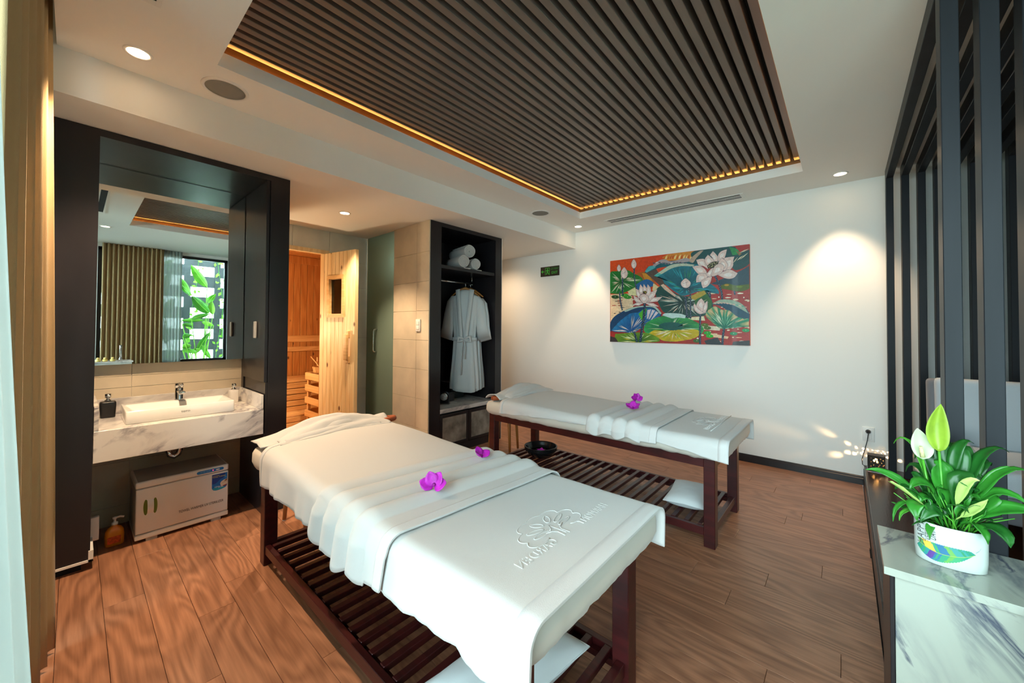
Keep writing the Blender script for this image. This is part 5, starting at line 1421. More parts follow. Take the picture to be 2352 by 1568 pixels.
stem([(1742, 530), (1775, 600), (1800, 680), (1805, 742)], 9); stem([(1503, 630), (1520, 700), (1520, 910)], 7); stem([(1475, 710), (1482, 800), (1490, 900)], 9); stem([(1112, 768), (1105, 880), (1085, 1010), (1070, 1115)], 11)
stem([(1608, 868), (1605, 980), (1604, 1140)], 9); stem([(1820, 1000), (1808, 1080), (1804, 1147)], 10); stem([(1015, 1022), (1030, 1070), (1042, 1116)], 9); stem([(1695, 668), (1698, 720)], 8); stem([(1915, 665), (1920, 700)], 8)
def bud(x, y, rx, ry, tip=1.0, splits=2):
    o = [(x+rx*math.sin(t)*(1 if math.cos(t) < 0 else (1-0.55*math.cos(t)**1.5)), y-ry*(math.cos(t)*tip if math.cos(t) > 0 else math.cos(t))) for t in [2*PI*k/22 for k in range(22)]]
    outl(o, pk); A_([(x-rx*0.7, y+ry*0.2), (x-rx*0.1, y-ry*0.5), (x+rx*0.05, y+ry*0.8), (x-rx*0.4, y+ry*0.75)], 'efdcd6')
    if splits: A_([(x-rx*0.6, y+ry*0.1), (x+rx*0.5, y-ry*0.3), (x+rx*0.52, y-ry*0.25), (x-rx*0.58, y+ry*0.15)], '6a5560')
bud(1018, 418, 23, 40, 1.05); bud(932, 500, 31, 48, 1.1); bud(885, 455, 17, 30, 1.05); bud(1480, 592, 44, 44, 0.95); 
def pet(pts, col=pk, hi='f0e2dc'):
    outl(pts, col); c = sum((Vector(p) for p in pts), Vector((0, 0)))/len(pts)
    A_([c+(Vector(p)-c)*0.45+Vector((-2, 2)) for p in pts], hi)
for pts in ([(1548, 805), (1562, 780), (1600, 830), (1640, 850), (1668, 850), (1640, 865), (1605, 868), (1570, 845)], [(1575, 800), (1590, 755), (1618, 730), (1645, 765), (1650, 830), (1620, 845)], [(1640, 800), (1655, 770), (1672, 752), (1672, 815), (1650, 855), (1630, 850)], [(1548, 800), (1556, 775), (1590, 820), (1640, 862), (1605, 870), (1565, 845)]): pet(pts)
T6 = lambda L: [(1372+0.35*a, 196+0.35*b) for a, b in L]
for L in ([(580, 540), (700, 515), (790, 530), (850, 660), (880, 780), (760, 700), (650, 690)], [(480, 710), (640, 690), (760, 740), (840, 840), (820, 900), (650, 910), (540, 800)], [(930, 420), (1010, 320), (1080, 390), (1130, 470), (1130, 600), (1040, 600), (990, 480)],
          [(800, 530), (880, 410), (950, 470), (1030, 560), (1000, 620), (870, 680), (830, 640)], [(1130, 480), (1180, 360), (1280, 300), (1370, 275), (1340, 400), (1300, 520), (1230, 500), (1160, 620)], [(1300, 520), (1380, 480), (1560, 460), (1530, 560), (1520, 700), (1440, 800), (1330, 820), (1280, 700)],
          [(1130, 640), (1230, 490), (1330, 570), (1390, 680), (1340, 800), (1280, 820), (1230, 700)], [(1130, 930), (1280, 840), (1460, 800), (1640, 890), (1560, 990), (1440, 1030), (1300, 1010)], [(640, 910), (830, 900), (880, 970), (720, 1090), (580, 1120), (580, 1010)], [(720, 1080), (900, 980), (980, 970), (940, 1120), (860, 1220), (750, 1265), (715, 1180)]): pet(T6(L))
ell(1372+0.35*1005, 196+0.35*672, 53, 26, '2e2a1e', -0.42)
for k in range(40):
    a, r = rg.uniform(0, 6.28), math.sqrt(rg.random()); p, q = 48*r*math.cos(a), 21*r*math.sin(a); x, y = p*math.cos(-.42)-q*math.sin(-.42), p*math.sin(-.42)+q*math.cos(-.42); ell(1372+352+x, 196+235+y, 2.6, 2.6, 'd9d39a', 0, 5, True)
for L in ([(870, 870), (960, 770), (1050, 740), (1030, 900), (940, 970), (860, 960), (830, 890)], [(1010, 800), (1060, 700), (1150, 650), (1250, 660), (1290, 740), (1230, 870), (1120, 930), (1000, 965), (960, 920)]): pet(T6(L))
for pts in ([(1000, 785), (1040, 765), (1110, 765), (1060, 790)], [(1110, 765), (1190, 770), (1240, 800), (1170, 798)], [(1012, 700), (1050, 720), (1090, 765), (1040, 762), (1020, 740)], [(1130, 765), (1170, 720), (1270, 715), (1225, 755)], [(1035, 640), (1065, 655), (1085, 700), (1060, 730), (1040, 690)], [(1120, 720), (1150, 680), (1225, 648), (1200, 710), (1150, 755)], [(1060, 660), (1075, 600), (1105, 640), (1105, 680), (1075, 690)], [(1095, 670), (1105, 598), (1135, 640), (1130, 690)], [(1125, 690), (1140, 600), (1165, 630), (1170, 680), (1140, 720)]): pet(pts)
ell(1115, 673, 19, 14, '3a3220')
for k in range(10): ell(1103+rg.uniform(0, 25), 664+rg.uniform(0, 18), 2.4, 2.4, 'c9b44a', 0, 6)
pet([(1068, 715), (1085, 692), (1115, 690), (1148, 715), (1142, 748), (1112, 770), (1082, 752)])
obj('painted_canvas', art, vcol, pt)

# ================================================================== THINGS ON THE BACK WALL AND CEILING
ex = thing('exit_sign', 'small dark exit sign with green arrow, running figure and lettering', 'sign', (-3.079, D, 2.01))
obj('sign_plate', MB().bbox(-3.236, -2.922, D-0.012, D-0.001, 2.012, 2.146, 0.002, 1), mat('sign_plate', '33261c', 0.5), ex)
green = mat('sign_green', '52d04a', 0.5)
def vtext(s, size, x, z, m, par, xs=1.0, y=D-0.0128, nm='lettering'):
    return obj(nm, text_mb(s, size, frameM((x, y, z), (1, 0, 0), (0, 0, 1)), 0.0003, 1.0, 0, xs), m, par)
vtext('LỐI THOÁT', 0.040, -2.996, 2.108, mat('sign_green_dim', '3c9a3c', 0.5), ex, 0.62); vtext('EXIT', 0.050, -2.996, 2.055, green, ex)
ar = MB(); y = D-0.0128
def flat(pts): ar.add([(px_, y, pz_) for px_, pz_ in pts]+[(px_, y+0.0006, pz_) for px_, pz_ in pts], [list(range(len(pts))), list(range(len(pts), 2*len(pts)))[::-1]])
flat([(-3.222, 2.079), (-3.200, 2.10), (-3.194, 2.094), (-3.204, 2.083), (-3.170, 2.083), (-3.170, 2.075), (-3.204, 2.075), (-3.194, 2.064), (-3.200, 2.058)])
for q in ([(-3.155, 2.03), (-3.149, 2.03), (-3.149, 2.13), (-3.155, 2.13)], [(-3.085, 2.03), (-3.079, 2.03), (-3.079, 2.13), (-3.085, 2.13)], [(-3.155, 2.124), (-3.079, 2.124), (-3.079, 2.13), (-3.155, 2.13)],
          [(-3.122, 2.118), (-3.108, 2.118), (-3.108, 2.105), (-3.122, 2.105)], [(-3.125, 2.10), (-3.105, 2.10), (-3.108, 2.07), (-3.124, 2.07)], [(-3.124, 2.072), (-3.114, 2.072), (-3.130, 2.035), (-3.140, 2.035)], [(-3.118, 2.072), (-3.108, 2.072), (-3.096, 2.05), (-3.090, 2.035), (-3.098, 2.035)], [(-3.125, 2.10), (-3.125, 2.092), (-3.142, 2.082), (-3.145, 2.088)], [(-3.105, 2.10), (-3.105, 2.092), (-3.092, 2.08), (-3.089, 2.086)]): flat(q)
obj('pictogram', ar, green, ex)

so = thing('wall_socket', 'white wall socket plate with black plug near the lattice', 'socket', (0.14, D, 0.36))
obj('face_plate', MB().bbox(0.104, 0.178, D-0.008, D-0.001, 0.364, 0.482, 0.003, 2), plastic_white, so)
obj('socket_insert', MB().bbox(0.122, 0.160, D-0.011, D-0.007, 0.385, 0.462, 0.002, 1), plastic_white, so)
cd = thing('lamp_cord', 'black cord and plug running from socket to little lamp', 'cord', (0.135, D-0.02, 0.3))
obj('plug', MB().lathe([(0.0, 0.0), (0.017, 0.0), (0.017, 0.008), (0.010, 0.022), (0.006, 0.03), (0, 0.03)], (0, 0, 0), 16).xf(frameM((0.139, D-0.011, 0.447), (1, 0, 0), (0, 0, 1))), black_plastic, cd)
obj('cable', MB().tube([(0.139, D-0.036, 0.445), (0.139, D-0.05, 0.435), (0.132, D-0.055, 0.38), (0.115, D-0.07, 0.30), (0.098, D-0.10, 0.235), (0.100, D-0.13, 0.200), (0.118, D-0.145, 0.190)], 0.003, 8), black_plastic, cd)

# ceiling fittings
warm_disc = mat('lamp_face', 'fff0dc', 0.5, emit='ffdcb0', es=14.0)
def downlight(x, y, z, label, power, spot=True, size=1.25):
    t = thing('downlight', label, 'downlight', (x, y, z), 0, 'recessed ceiling downlights')
    obj('trim_ring', MB().lathe([(0.040, 0.0005), (0.040, -0.004), (0.049, -0.005), (0.052, -0.001), (0.052, 0.0005)], (x, y, z), 28, cap=False), plastic_white, t)
    obj('lamp_face', MB().lathe([(0, -0.0015), (0.040, -0.0015), (0.040, -0.0005), (0, -0.0005)], (x, y, z), 28), warm_disc, t)
    if spot:
        l = bpy.data.lights.new('downlight_beam', 'SPOT'); l.energy = power; l.color = (1.0, 0.72, 0.46); l.spot_size = size; l.spot_blend = 0.6 if size < 2 else 1.0; l.shadow_soft_size = 0.03
        o = bpy.data.objects.new('downlight_beam', l); COL.objects.link(o); o.parent = t; o.location = (0, 0, -0.012)
    return t
downlight(-2.464, 0.174, CE, 'downlight nearest the curtain in the left ceiling strip', 125, size=1.6)
downlight(-2.478, 4.078, CE, 'downlight in the far ceiling corner left of the long vent', 42, size=1.05)
downlight(-0.019, 4.059, CE, 'downlight in the ceiling beside the dark lattice', 42)
downlight(-3.471, 1.624, SO, 'downlight in the soffit before the sauna door', 80, size=1.7)
downlight(-3.80, 3.80, SO, 'downlight in the passage behind the wardrobe, washing the corner of the back wall', 26, size=2.7)
downlight(0.06, 0.24, CE, 'downlight seen only in the mirror, ceiling right of slat panel', 30)
def speaker(x, y, label):
    t = thing('ceiling_speaker', label, 'speaker', (x, y, CE), 0, 'round ceiling speakers')
    obj('rim', MB().lathe([(0.088, 0.0005), (0.088, -0.006), (0.098, -0.007), (0.104, -0.002), (0.104, 0.0005)], (x, y, CE), 40, cap=False), plastic_white, t)
    obj('grille', MB().lathe([(0, -0.006), (0.05, -0.0055), (0.088, -0.004), (0.088, -0.0005), (0, -0.0005)], (x, y, CE), 40), speaker_grey, t)
speaker(-2.487, 0.511, 'round ceiling speaker near the left corner of the slat panel')
speaker(-2.506, 3.336, 'round ceiling speaker far away by the bulkhead')
def linear_vent(x0, x1, y0, y1, n, label, along='x'):
    t = thing('air_vent', label, 'air vent', ((x0+x1)/2, (y0+y1)/2, CE), 0, 'linear ceiling air vents')
    z0, z1 = CE-0.006, CE-0.0005
    if along == 'x':
        fw = 0.016
        obj('vent_frame', MB().bbox(x0, x1, y0, y0+fw, z0, z1, .001, 1).bbox(x0, x1, y1-fw, y1, z0, z1, .001, 1).bbox(x0, x0+fw*2, y0+fw, y1-fw, z0, z1, .001, 1).bbox(x1-fw*2, x1, y0+fw, y1-fw, z0, z1, .001, 1), plastic_white, t)
        obj('dark_slot', MB().box(x0+fw, x1-fw, y0+fw, y1-fw, z0+0.0022, z0+0.003), black_matte, t)
        p = (y1-y0-2*fw)/n
        for k in range(n-1):
            yc = y0+fw+p*(k+1); obj('vane', MB().box(x0+fw*2, x1-fw*2, yc-p*(0.22 if n > 2 else 0.36), yc+p*(0.22 if n > 2 else 0.36), z0+0.0004, z0+0.0018), plastic_white, t)
    return t
linear_vent(-2.115, -0.70, 4.045, 4.190, 3, 'long slotted air vent in the ceiling in front of the painting wall')
linear_vent(-2.045, -0.78, 0.03, 0.205, 2, 'two-slot air vent at the top left edge of the ceiling')

# ================================================================== PLATFORM, LATTICE, MARBLE LEDGE
PT = 0.164
pf = setup_struct('floor_platform')
obj('platform_top', MB().bbox(0.112, XR-0.002, 1.60, D-0.001, PT-0.03, PT, 0.003, 1), platform_wood, pf)
obj('platform_riser', MB().box(0.108, 0.126, 1.60, D-0.001, 0.0, PT-0.031), black_wood, pf)
obj('platform_core', MB().box(0.127, XR-0.002, 1.60, D-0.001, 0.0, PT-0.031), black_matte, pf)
first = None
NYA, NYB, FYA, FYB = 1.902, 1.982, 4.135, 4.215
ordn = ['nearest the massage beds', 'second', 'third', 'fourth', 'fifth', 'sixth', 'seventh', 'eighth', 'ninth', 'tenth', 'eleventh', 'twelfth', 'thirteenth', 'last']
for i in range(14):
    x0 = 0.249+0.0850*i; x1 = x0+0.0418
    lab = 'dark timber lattice frame closest to the massage beds' if i == 0 else ('dark timber lattice frame %s from the massage beds side' % ordn[i] if i < 13 else 'dark timber lattice frame furthest from the beds, by the right window')
    t = thing('lattice_frame', lab, 'lattice', (x0, NYA, PT), 0, 'dark timber lattice frames of the seating nook')
    if first is None:
        a = obj('post', MB().bbox(x0, x1, NYA, NYB, PT+0.001, CE-0.001, 0.002, 1), lattice_wood, t)
        b = obj('post', MB().bbox(x0, x1, FYA, FYB, PT+0.001, CE-0.001, 0.002, 1), lattice_wood, t)
        c = obj('beam', MB().bbox(x0, x1, NYB, FYA, CE-0.085, CE-0.001, 0.002, 1), lattice_wood, t)
        first = (a, b, c)
    else:
        for nm, s in zip(('post', 'post', 'beam'), first): share(nm, s, t)
LZ = 0.585
lg = thing('marble_ledge', 'white veined marble ledge in the right foreground carrying the potted plant', 'ledge', (0.5, 1.5, 0))
lt_ = 0.022
lp_ = [(0.082, 1.578), (0.338, 1.578), (0.338, -0.05), (1.37, -0.05), (1.37, 1.895), (0.082, 1.895)]
bm_ = MB(); bm_.prism(lp_, 2, LZ-lt_, LZ)
obj('ledge_top', bm_, marble_big, lg)
obj('front_slab', MB().bbox(0.106, 0.358, 1.598, 1.615, 0.0, LZ-lt_-0.0005, 0.001, 1), marble_big, lg)
obj('front_slab', MB().bbox(0.358, 0.375, -0.04, 1.615, 0.0, LZ-lt_-0.0005, 0.001, 1), marble_big, lg)
obj('end_slab', MB().bbox(0.095, 0.105, 1.600, 1.885, 0.0, LZ-lt_-0.0005, 0.001, 1), black_wood, lg)
obj('core', MB().box(0.107, 1.36, 1.617, 1.88, 0.0, LZ-lt_-0.001), black_matte, lg)

# --- perforated candle lamp on the platform, its light falling through the holes on the wall
lx0, lx1, ly0, ly1, lz0, lz1 = 0.133, 0.232, 4.195, 4.275, PT+0.012, PT+0.118
ll = thing('perforated_lamp', 'small dark perforated box lamp glowing on the platform by the wall', 'lamp', (0.182, 4.235, PT))
lamp_dark = mat('lamp_dark_metal', '2a2018', 0.4, 0.6)
def holed(n_u, n_v, P, holes):
    """sheet of cells, the cells in holes left open"""
    mb = MB()
    for i in range(n_u):
        for j in range(n_v):
            if (i, j) in holes: continue
            q = [P(i/n_u, j/n_v), P((i+1)/n_u, j/n_v), P((i+1)/n_u, (j+1)/n_v), P(i/n_u, (j+1)/n_v)]
            mb.add(q, [(0, 1, 2, 3)])
    return mb
HS = {(3, 12), (8, 12), (14, 12), (17, 11), (6, 10), (7, 10), (6, 9), (7, 9), (10, 8), (11, 8), (10, 9), (11, 9), (3, 8), (15, 8), (13, 6), (18, 6), (6, 5), (17, 5), (3, 3), (12, 4), (9, 2), (16, 2), (10, 12), (10, 11), (9, 12), (9, 11)}
B_ = {(8, 11), (1, 13), (4, 13), (15, 12), (11, 13), (0, 10), (5, 11), (6, 11), (12, 12), (13, 12), (10, 10), (9, 10), (16, 10), (17, 10), (3, 9), (4, 9), (7, 13), (13, 9), (17, 13), (2, 13), (10, 13), (1, 11), (14, 13), (18, 12)}
fr = holed(20, 15, lambda u, v: (lx0+(lx1-lx0)*u, ly0, lz0+(lz1-lz0)*v), HS)
for q in (holed(20, 15, lambda u, v: (lx0+(lx1-lx0)*u, ly1, lz0+(lz1-lz0)*v), B_), holed(16, 15, lambda u, v: (lx0, ly0+(ly1-ly0)*u, lz0+(lz1-lz0)*v), {(4, 10), (5, 10), (10, 12), (8, 8), (12, 9), (3, 13), (13, 12), (7, 12), (14, 10), (10, 9), (5, 8)}), holed(16, 15, lambda u, v: (lx1, ly0+(ly1-ly0)*u, lz0+(lz1-lz0)*v), {(4, 9), (5, 9), (10, 11), (8, 8), (12, 9), (3, 12)})): fr.add(q.v, q.f)
o = obj('lamp_shade', fr, lamp_dark, ll)
sol = o.modifiers.new('thickness', 'SOLIDIFY'); sol.thickness = 0.002
obj('lamp_cover', MB().bbox(lx0-0.002, lx1+0.002, ly0-0.003, ly1+0.003, lz1, lz1+0.004, 0.001, 1), lamp_dark, ll)
obj('lamp_base', MB().bbox(lx0-0.004, lx1+0.004, ly0-0.004, ly1+0.004, lz0-0.008, lz0, 0.002, 1), chrome, ll)
for x in (lx0+0.008, lx1-0.008):
    for y in (ly0+0.008, ly1-0.008): obj('foot', MB().lathe([(0, 0), (0.006, 0), (0.006, 0.0038), (0, 0.0038)], (x, y, PT), 10), chrome, ll)
obj('bulb', MB().lathe([(0, 0), (0.010, 0.004), (0.013, 0.016), (0.009, 0.030), (0, 0.034)], (0.178, 4.238, lz0+0.045), 14), mat('bulb_glow', 'ffd9a0', 0.5, emit='ffb860', es=60.0), ll)
l = bpy.data.lights.new('lamp_bulb', 'POINT'); l.energy = 11.0; l.color = (1.0, 0.62, 0.28); l.shadow_soft_size = 0.004
o = bpy.data.objects.new('lamp_bulb', l); COL.objects.link(o); o.parent = ll; o.location = wmat(ll).inverted() @ Vector((0.178, 4.215, lz0+0.066))

# --- armchair in the nook
ac = thing('armchair', 'light grey upholstered armchair with darker sides behind the lattice', 'armchair', (0.74, 3.4, PT))
AX0, AX1, AYB, AYF = 0.405, 1.06, 3.74, 2.98
def soft(x0, x1, y0, y1, z0, z1, b): return MB().bbox(x0, x1, y0, y1, z0, z1, b, 4)
bk2 = soft(AX0+0.03, AX1-0.03, AYB-0.16, AYB-0.04, PT+0.30, 0.975, 0.035)
bk2.v = [(x, y+(z-0.47)*0.10, z) for x, y, z in bk2.v]
obj('backrest', bk2, fabric_grey, ac)
bs2 = soft(AX0, AX1, AYB-0.10, AYB-0.01, PT+0.16, 0.965, 0.03); bs2.v = [(x, y+(z-0.47)*0.10, z) for x, y, z in bs2.v]
obj('back_shell', bs2, fabric_dark, ac)
obj('seat_cushion', soft(AX0+0.115, AX1-0.115, AYF+0.01, AYB-0.14, PT+0.30, PT+0.425, 0.035), fabric_grey, ac)
obj('seat_base', soft(AX0+0.10, AX1-0.10, AYF+0.03, AYB-0.05, PT+0.17, PT+0.30, 0.015), fabric_dark, ac)
for x0, x1 in ((AX0, AX0+0.105), (AX1-0.105, AX1)):
    a = soft(x0, x1, AYF, AYB-0.06, PT+0.17, 0.715, 0.035)
    a.v = [(x, y, z-(0.05*smooth(AYB-0.3, AYF, y) if z > 0.5 else 0)) for x, y, z in a.v]
    obj('arm', a, fabric_dark if x0 > 0.7 else fabric_grey, ac)
for x in (AX0+0.05, AX1-0.05):
    for y in (AYF+0.06, AYB-0.09):
        obj('leg', MB().lathe([(0.013, 0), (0.020, 0.17), (0, 0.17)], (x, y, PT+0.001), 12), oak, ac)

# --- peace lily in its printed pot
PX, PY_, PZ = 0.2325, 1.735, LZ
pp = thing('plant_pot', 'white oval ceramic pot printed with a feather leaf and HAPPY EVERY DAY', 'pot', (PX, PY_, PZ))
prx, pry, ph = 0.0745, 0.052, 0.118
def ov(s, z, n=40): return [(PX+prx*s*math.copysign(abs(math.cos(2*PI*k/n))**0.9, math.cos(2*PI*k/n)), PY_+pry*s*math.copysign(abs(math.sin(2*PI*k/n))**0.9, math.sin(2*PI*k/n)), PZ+z) for k in range(n)]
pot_white = mat('pot_white', 'c3cac5', 0.12)
obj('pot_body', MB().ring([ov(0.93, 0.0006), ov(0.965, 0.003), ov(0.985, 0.03), ov(1.0, ph-0.002), ov(0.985, ph), ov(0.95, ph-0.002), ov(0.93, ph-0.02), ov(0.9, 0.02)], True, True), pot_white, pp)
sl_ = MB(); sr = []
for s in (0.93, 0.6, 0.3, 0.02): sr.append([(p[0], p[1], PZ+ph-0.016+0.006*fbm(p[0]*90, p[1]*90)+0.004*(1-s)) for p in ov(s, 0)])
obj('potting_soil', MB().ring(sr, True, True), soil, pp)
def potp(a, z, k=0):
    """point on the pot wall: a = parameter along the front from left (0) to right (1)"""
    th = math.radians(192+150*a); n_ = 1.0+0.004
    s = 0.985+0.015*z/ph
    return (PX+(prx*s+0.0006+k*4e-5)*math.copysign(abs(math.cos(th))**0.9, math.cos(th)), PY_+(pry*s+0.0006+k*4e-5)*math.copysign(abs(math.sin(th))**0.9, math.sin(th)), PZ+z)
fe = MB(); fe.c = []
lay2 = [0]
def FP(pts, col):
    k = lay2[0]; lay2[0] += 1
    # split into a strip mesh so that it follows the curved wall
    fe.add([potp(a, z, k) for a, z in pts], [list(range(len(pts)))]); fe.c += [lin(col)]*len(pts)
rg = random.Random(4)
spine = lambda t: (0.13+0.60*t, 0.052-0.020*math.sin(PI*t*0.9)+0.012*t)
nb_ = 26
for k in range(nb_):
    t = k/nb_; a, z = spine(t); a2, z2 = spine(min(1, t+0.045))
    L_ = 0.026*math.sin(PI*(0.12+0.86*t))**0.7
    for s in (1, -1):
        cset = ['2f8f7a', '3a9860', '2f8a8a', '5a3a8a', '2a6a90', '2f8f6a', '63a04a', '3f9a6a'] if s < 0 else ['2f8a7a', '3a9a55', '2a6a90', '6aa050', '3f908a', '358a60']
        c_ = cset[int(t*9+(s > 0)*3+rg.random()*1.4) % len(cset)]
        if s > 0 and 0.15 < t < 0.36: c_ = 'e3b84a'
        FP([(a, z), (a2, z2), (a2-0.055, z2+s*L_), (a-0.065, z+s*L_*0.93)], c_)
for k in range(10):
    t = k/10; a, z = spine(t); a2, z2 = spine(t+0.1); FP([(a, z-0.0006), (a2, z2-0.0006), (a2, z2+0.0006), (a, z+0.0006)], 'a8c060')
for (a, z, a2, z2) in ((0.73, 0.064, 0.77, 0.070), (0.77, 0.070, 0.795, 0.078)): FP([(a, z-0.0005), (a2, z2-0.0005), (a2, z2+0.0008), (a, z+0.0008)], '5f8a8a')
obj('feather_print', fe, vprint, pp)
inkm = mat('ink_grey', '4a4d50', 0.6)
def pottext(s, size, a, z, xs=1.0):
    """upright-turned lettering that runs up the pot wall"""
    mb = text_mb(s, size, Matrix.Identity(4), 0.00015, 1.05, 0.1, xs)
    out = []
    for x, y, zz in mb.v:            # text x runs up the wall, text y runs to the left
        p = potp(a-y/0.145, z+x, 14+zz*1000); out.append(p)
    mb.v = out; obj('lettering', mb, inkm, pp)
pottext('HAPPY', 0.026, 0.155, 0.082, 0.85); pottext('EVERY', 0.017, 0.265, 0.077, 0.75); pottext('DAY', 0.017, 0.325, 0.085, 0.8)

pl_ = thing('peace_lily', 'peace lily with glossy green leaves and two pale flowers in white pot', 'plant', (PX, PY_, PZ+ph-0.01))
ZR = PZ+ph
def px2(px, py, dy=0.0):
    """leaf layout on the plane of the pot, drawn in photo units: 1151 to the metre across, 761 up"""
    x = PX+(px-2188)/1151.0; z = ZR-((py-1214)-274*(x-PX))/761.0
    return Vector((x, PY_+dy, z))
def leaf(base, midp, tip, wid, m, fold=0.35, roll=0.0, nm='leaf'):
    base, midp, tip = Vector(base), Vector(midp), Vector(tip)
    P = []; n = 11
    ctrl = midp*2-(base+tip)/2
    prev = None
    for i in range(n+1):
        t = i/n
        c = base*(1-t)**2+ctrl*2*t*(1-t)+tip*t*t
        tg = ((ctrl-base)*(1-t)+(tip-ctrl)*t).normalized()
        side = tg.cross(Vector((0, -0.35, 1))).normalized()
        if roll: side = (Matrix.Rotation(roll, 3, tg) @ side)
        up = side.cross(tg).normalized()
        w_ = wid*(math.sin(PI*min(1, max(0, (t-0.18)/0.82))**0.85)**0.9 if t > 0.18 else 0)+0.0016*(1-t)
        row = []
        for g in (-1, -0.5, 0, 0.5, 1):
            row.append(c+side*(g*w_)+up*(abs(g)*w_*fold+0.0015*math.sin(t*20+g*3)*(abs(g) > 0.6)))
        P.append(row)
    return obj(nm, cloth_mesh(P, 0.0006), m, pl_)
Z5 = lambda a, b: (2020+a/3.732, 820+b/3.732)
LEAVES = [  # base, mid, tip in the enlarged view, half width (m), material, depth
    ((560, 1420), (180, 1080), (-165, 940), .017, 1, -.02), ((540, 1400), (330, 830), (130, 762), .010, 2, .02), ((560, 1420), (300, 1170), (120, 1125), .030, 0, -.03), ((600, 1430), (420, 1120), (250, 1110), .030, 1, -.05),
    ((600, 1440), (400, 1040), (255, 1050), .018, 0, .04), ((560, 1430), (230, 1260), (95, 1395), .012, 1, -.04), ((560, 1430), (280, 1320), (150, 1375), .012, 2, -.05), ((560, 1430), (330, 1260), (310, 1370), .028, 1, -.06),
    ((600, 1430), (470, 930), (350, 950), .025, 0, .05), ((620, 1430), (600, 900), (560, 840), .034, 0, .05), ((640, 1430), (690, 960), (640, 870), .045, 0, .04), ((640, 1420), (700, 930), (870, 850), .020, 0, .03),
    ((660, 1430), (760, 980), (790, 900), .030, 0, .06), ((620, 1430), (560, 1060), (500, 960), .038, 1, .0), ((650, 1430), (720, 1110), (790, 1170), .036, 0, -.03), ((680, 1430), (900, 990), (1150, 950), .024, 0, .03),
    ((680, 1430), (880, 1080), (1040, 1080), .030, 0, .06), ((700, 1430), (980, 1120), (1250, 1080), .024, 1, -.01), ((700, 1430), (960, 1120), (1180, 1070), .012, 1, .0), ((700, 1430), (960, 1220), (1235, 1335), .020, 1, -.03),
    ((700, 1440), (950, 1290), (1030, 1270), .032, 1, .0), ((700, 1450), (1000, 1360), (1330, 1400), .030, 1, -.02), ((700, 1450), (940, 1380), (1080, 1465), .024, 1, .03), ((640, 1450), (800, 1440), (885, 1560), .028, 1, -.06),
    ((680, 1450), (950, 1480), (1060, 1600), .034, 0, -.05), ((700, 1450), (900, 1450), (985, 1490), .022, 0, .0), ((560, 1440), (480, 1320), (340, 1390), .026, 0, -.05), ((580, 1440), (540, 1330), (640, 1400), .026, 0, -.03),
    ((540, 1430), (440, 1450), (420, 1530), .012, 1, -.055), ((600, 1430), (560, 1230), (560, 1160), .028, 1, -.01), ((640, 1430), (640, 1240), (600, 1130), .030, 1, .01), ((660, 1430), (720, 1250), (700, 1150), .028, 1, -.02),
    ((660, 1430), (800, 1230), (840, 1220), .030, 0, -.01), ((600, 1430), (480, 1270), (380, 1230), .026, 0, -.01), ((580, 1430), (430, 1240), (360, 1250), .024, 1, -.03), ((700, 1430), (780, 1320), (870, 1300), .026, 0, -.04),
    ((620, 1430), (700, 1350), (740, 1290), .024, 1, -.04), ((560, 1430), (500, 1190), (420, 1050), .024, 1, .03), ((660, 1430), (860, 1180), (930, 1160), .026, 0, .02), ((520, 1440), (420, 1420), (270, 1430), .010, 0, -.04), ((540, 1440), (240, 1330), (90, 1250), .008, 1, -.02)]
LEAVES += [((640, 1430), (560, 1010), (470, 900), .018, 0, .05), ((650, 1430), (640, 1080), (650, 980), .030, 1, .05), ((640, 1430), (760, 1060), (860, 1010), .020, 0, .05), ((660, 1430), (830, 1130), (960, 1030), .018, 1, .04),
    ((560, 1430), (400, 1140), (300, 1060), .018, 0, .03), ((580, 1430), (460, 1100), (400, 990), .018, 1, .04), ((620, 1440), (760, 1270), (860, 1250), .024, 1, -.03), ((600, 1440), (440, 1300), (430, 1210), .020, 0, -.03),
    ((700, 1440), (900, 1260), (1180, 1290), .016, 0, .02), ((600, 1440), (520, 1250), (460, 1160), .022, 0, -.02), ((690, 1440), (850, 1400), (920, 1330), .020, 1, -.02), ((640, 1440), (650, 1300), (760, 1340), .020, 0, -.04)]
for b, m_, t_, w_, mi_, dy in LEAVES:
    B = px2(*Z5(*b), 0.0); B.y = PY_+dy*0.35+random.uniform(-.012, .012); B.z = ZR-0.012
    M_ = px2(*Z5(*m_), dy*0.8); T_ = px2(*Z5(*t_), dy*1.3)
    leaf(B, M_, T_, w_*0.75, leaf_mats[mi_], 0.25+0.2*random.random(), random.uniform(-0.5, 0.5))
for b, m_, t_, w_ in (((560, 1420), (180, 1130), (60, 1040), .010), ((640, 1430), (800, 1330), (900, 1230), .010), ((640, 1420), (730, 1140), (840, 1080), .012)):
    leaf(px2(*Z5(*b), -.02), px2(*Z5(*m_), -.045), px2(*Z5(*t_), -.06), w_, leaf_pale, 0.5, 0.8)
st = MB()
for k in range(46):
    a = random.uniform(0, 6.28); r = random.uniform(0.1, 0.75)
    p = Vector((PX+prx*r*math.cos(a), PY_+pry*r*math.sin(a), ZR-0.016)); q = p+Vector((random.uniform(-.05, .05)+0.05*math.cos(a), random.uniform(-.03, .02), random.uniform(0.05, 0.11)))
    st.tube([p, (p+q)/2+Vector((0, 0, 0.012)), q], [0.0022, 0.0018, 0.0014], 6)
o = obj('leaf_stalks', st, leaf_mats[2], pl_); o['kind'] = 'stuff'
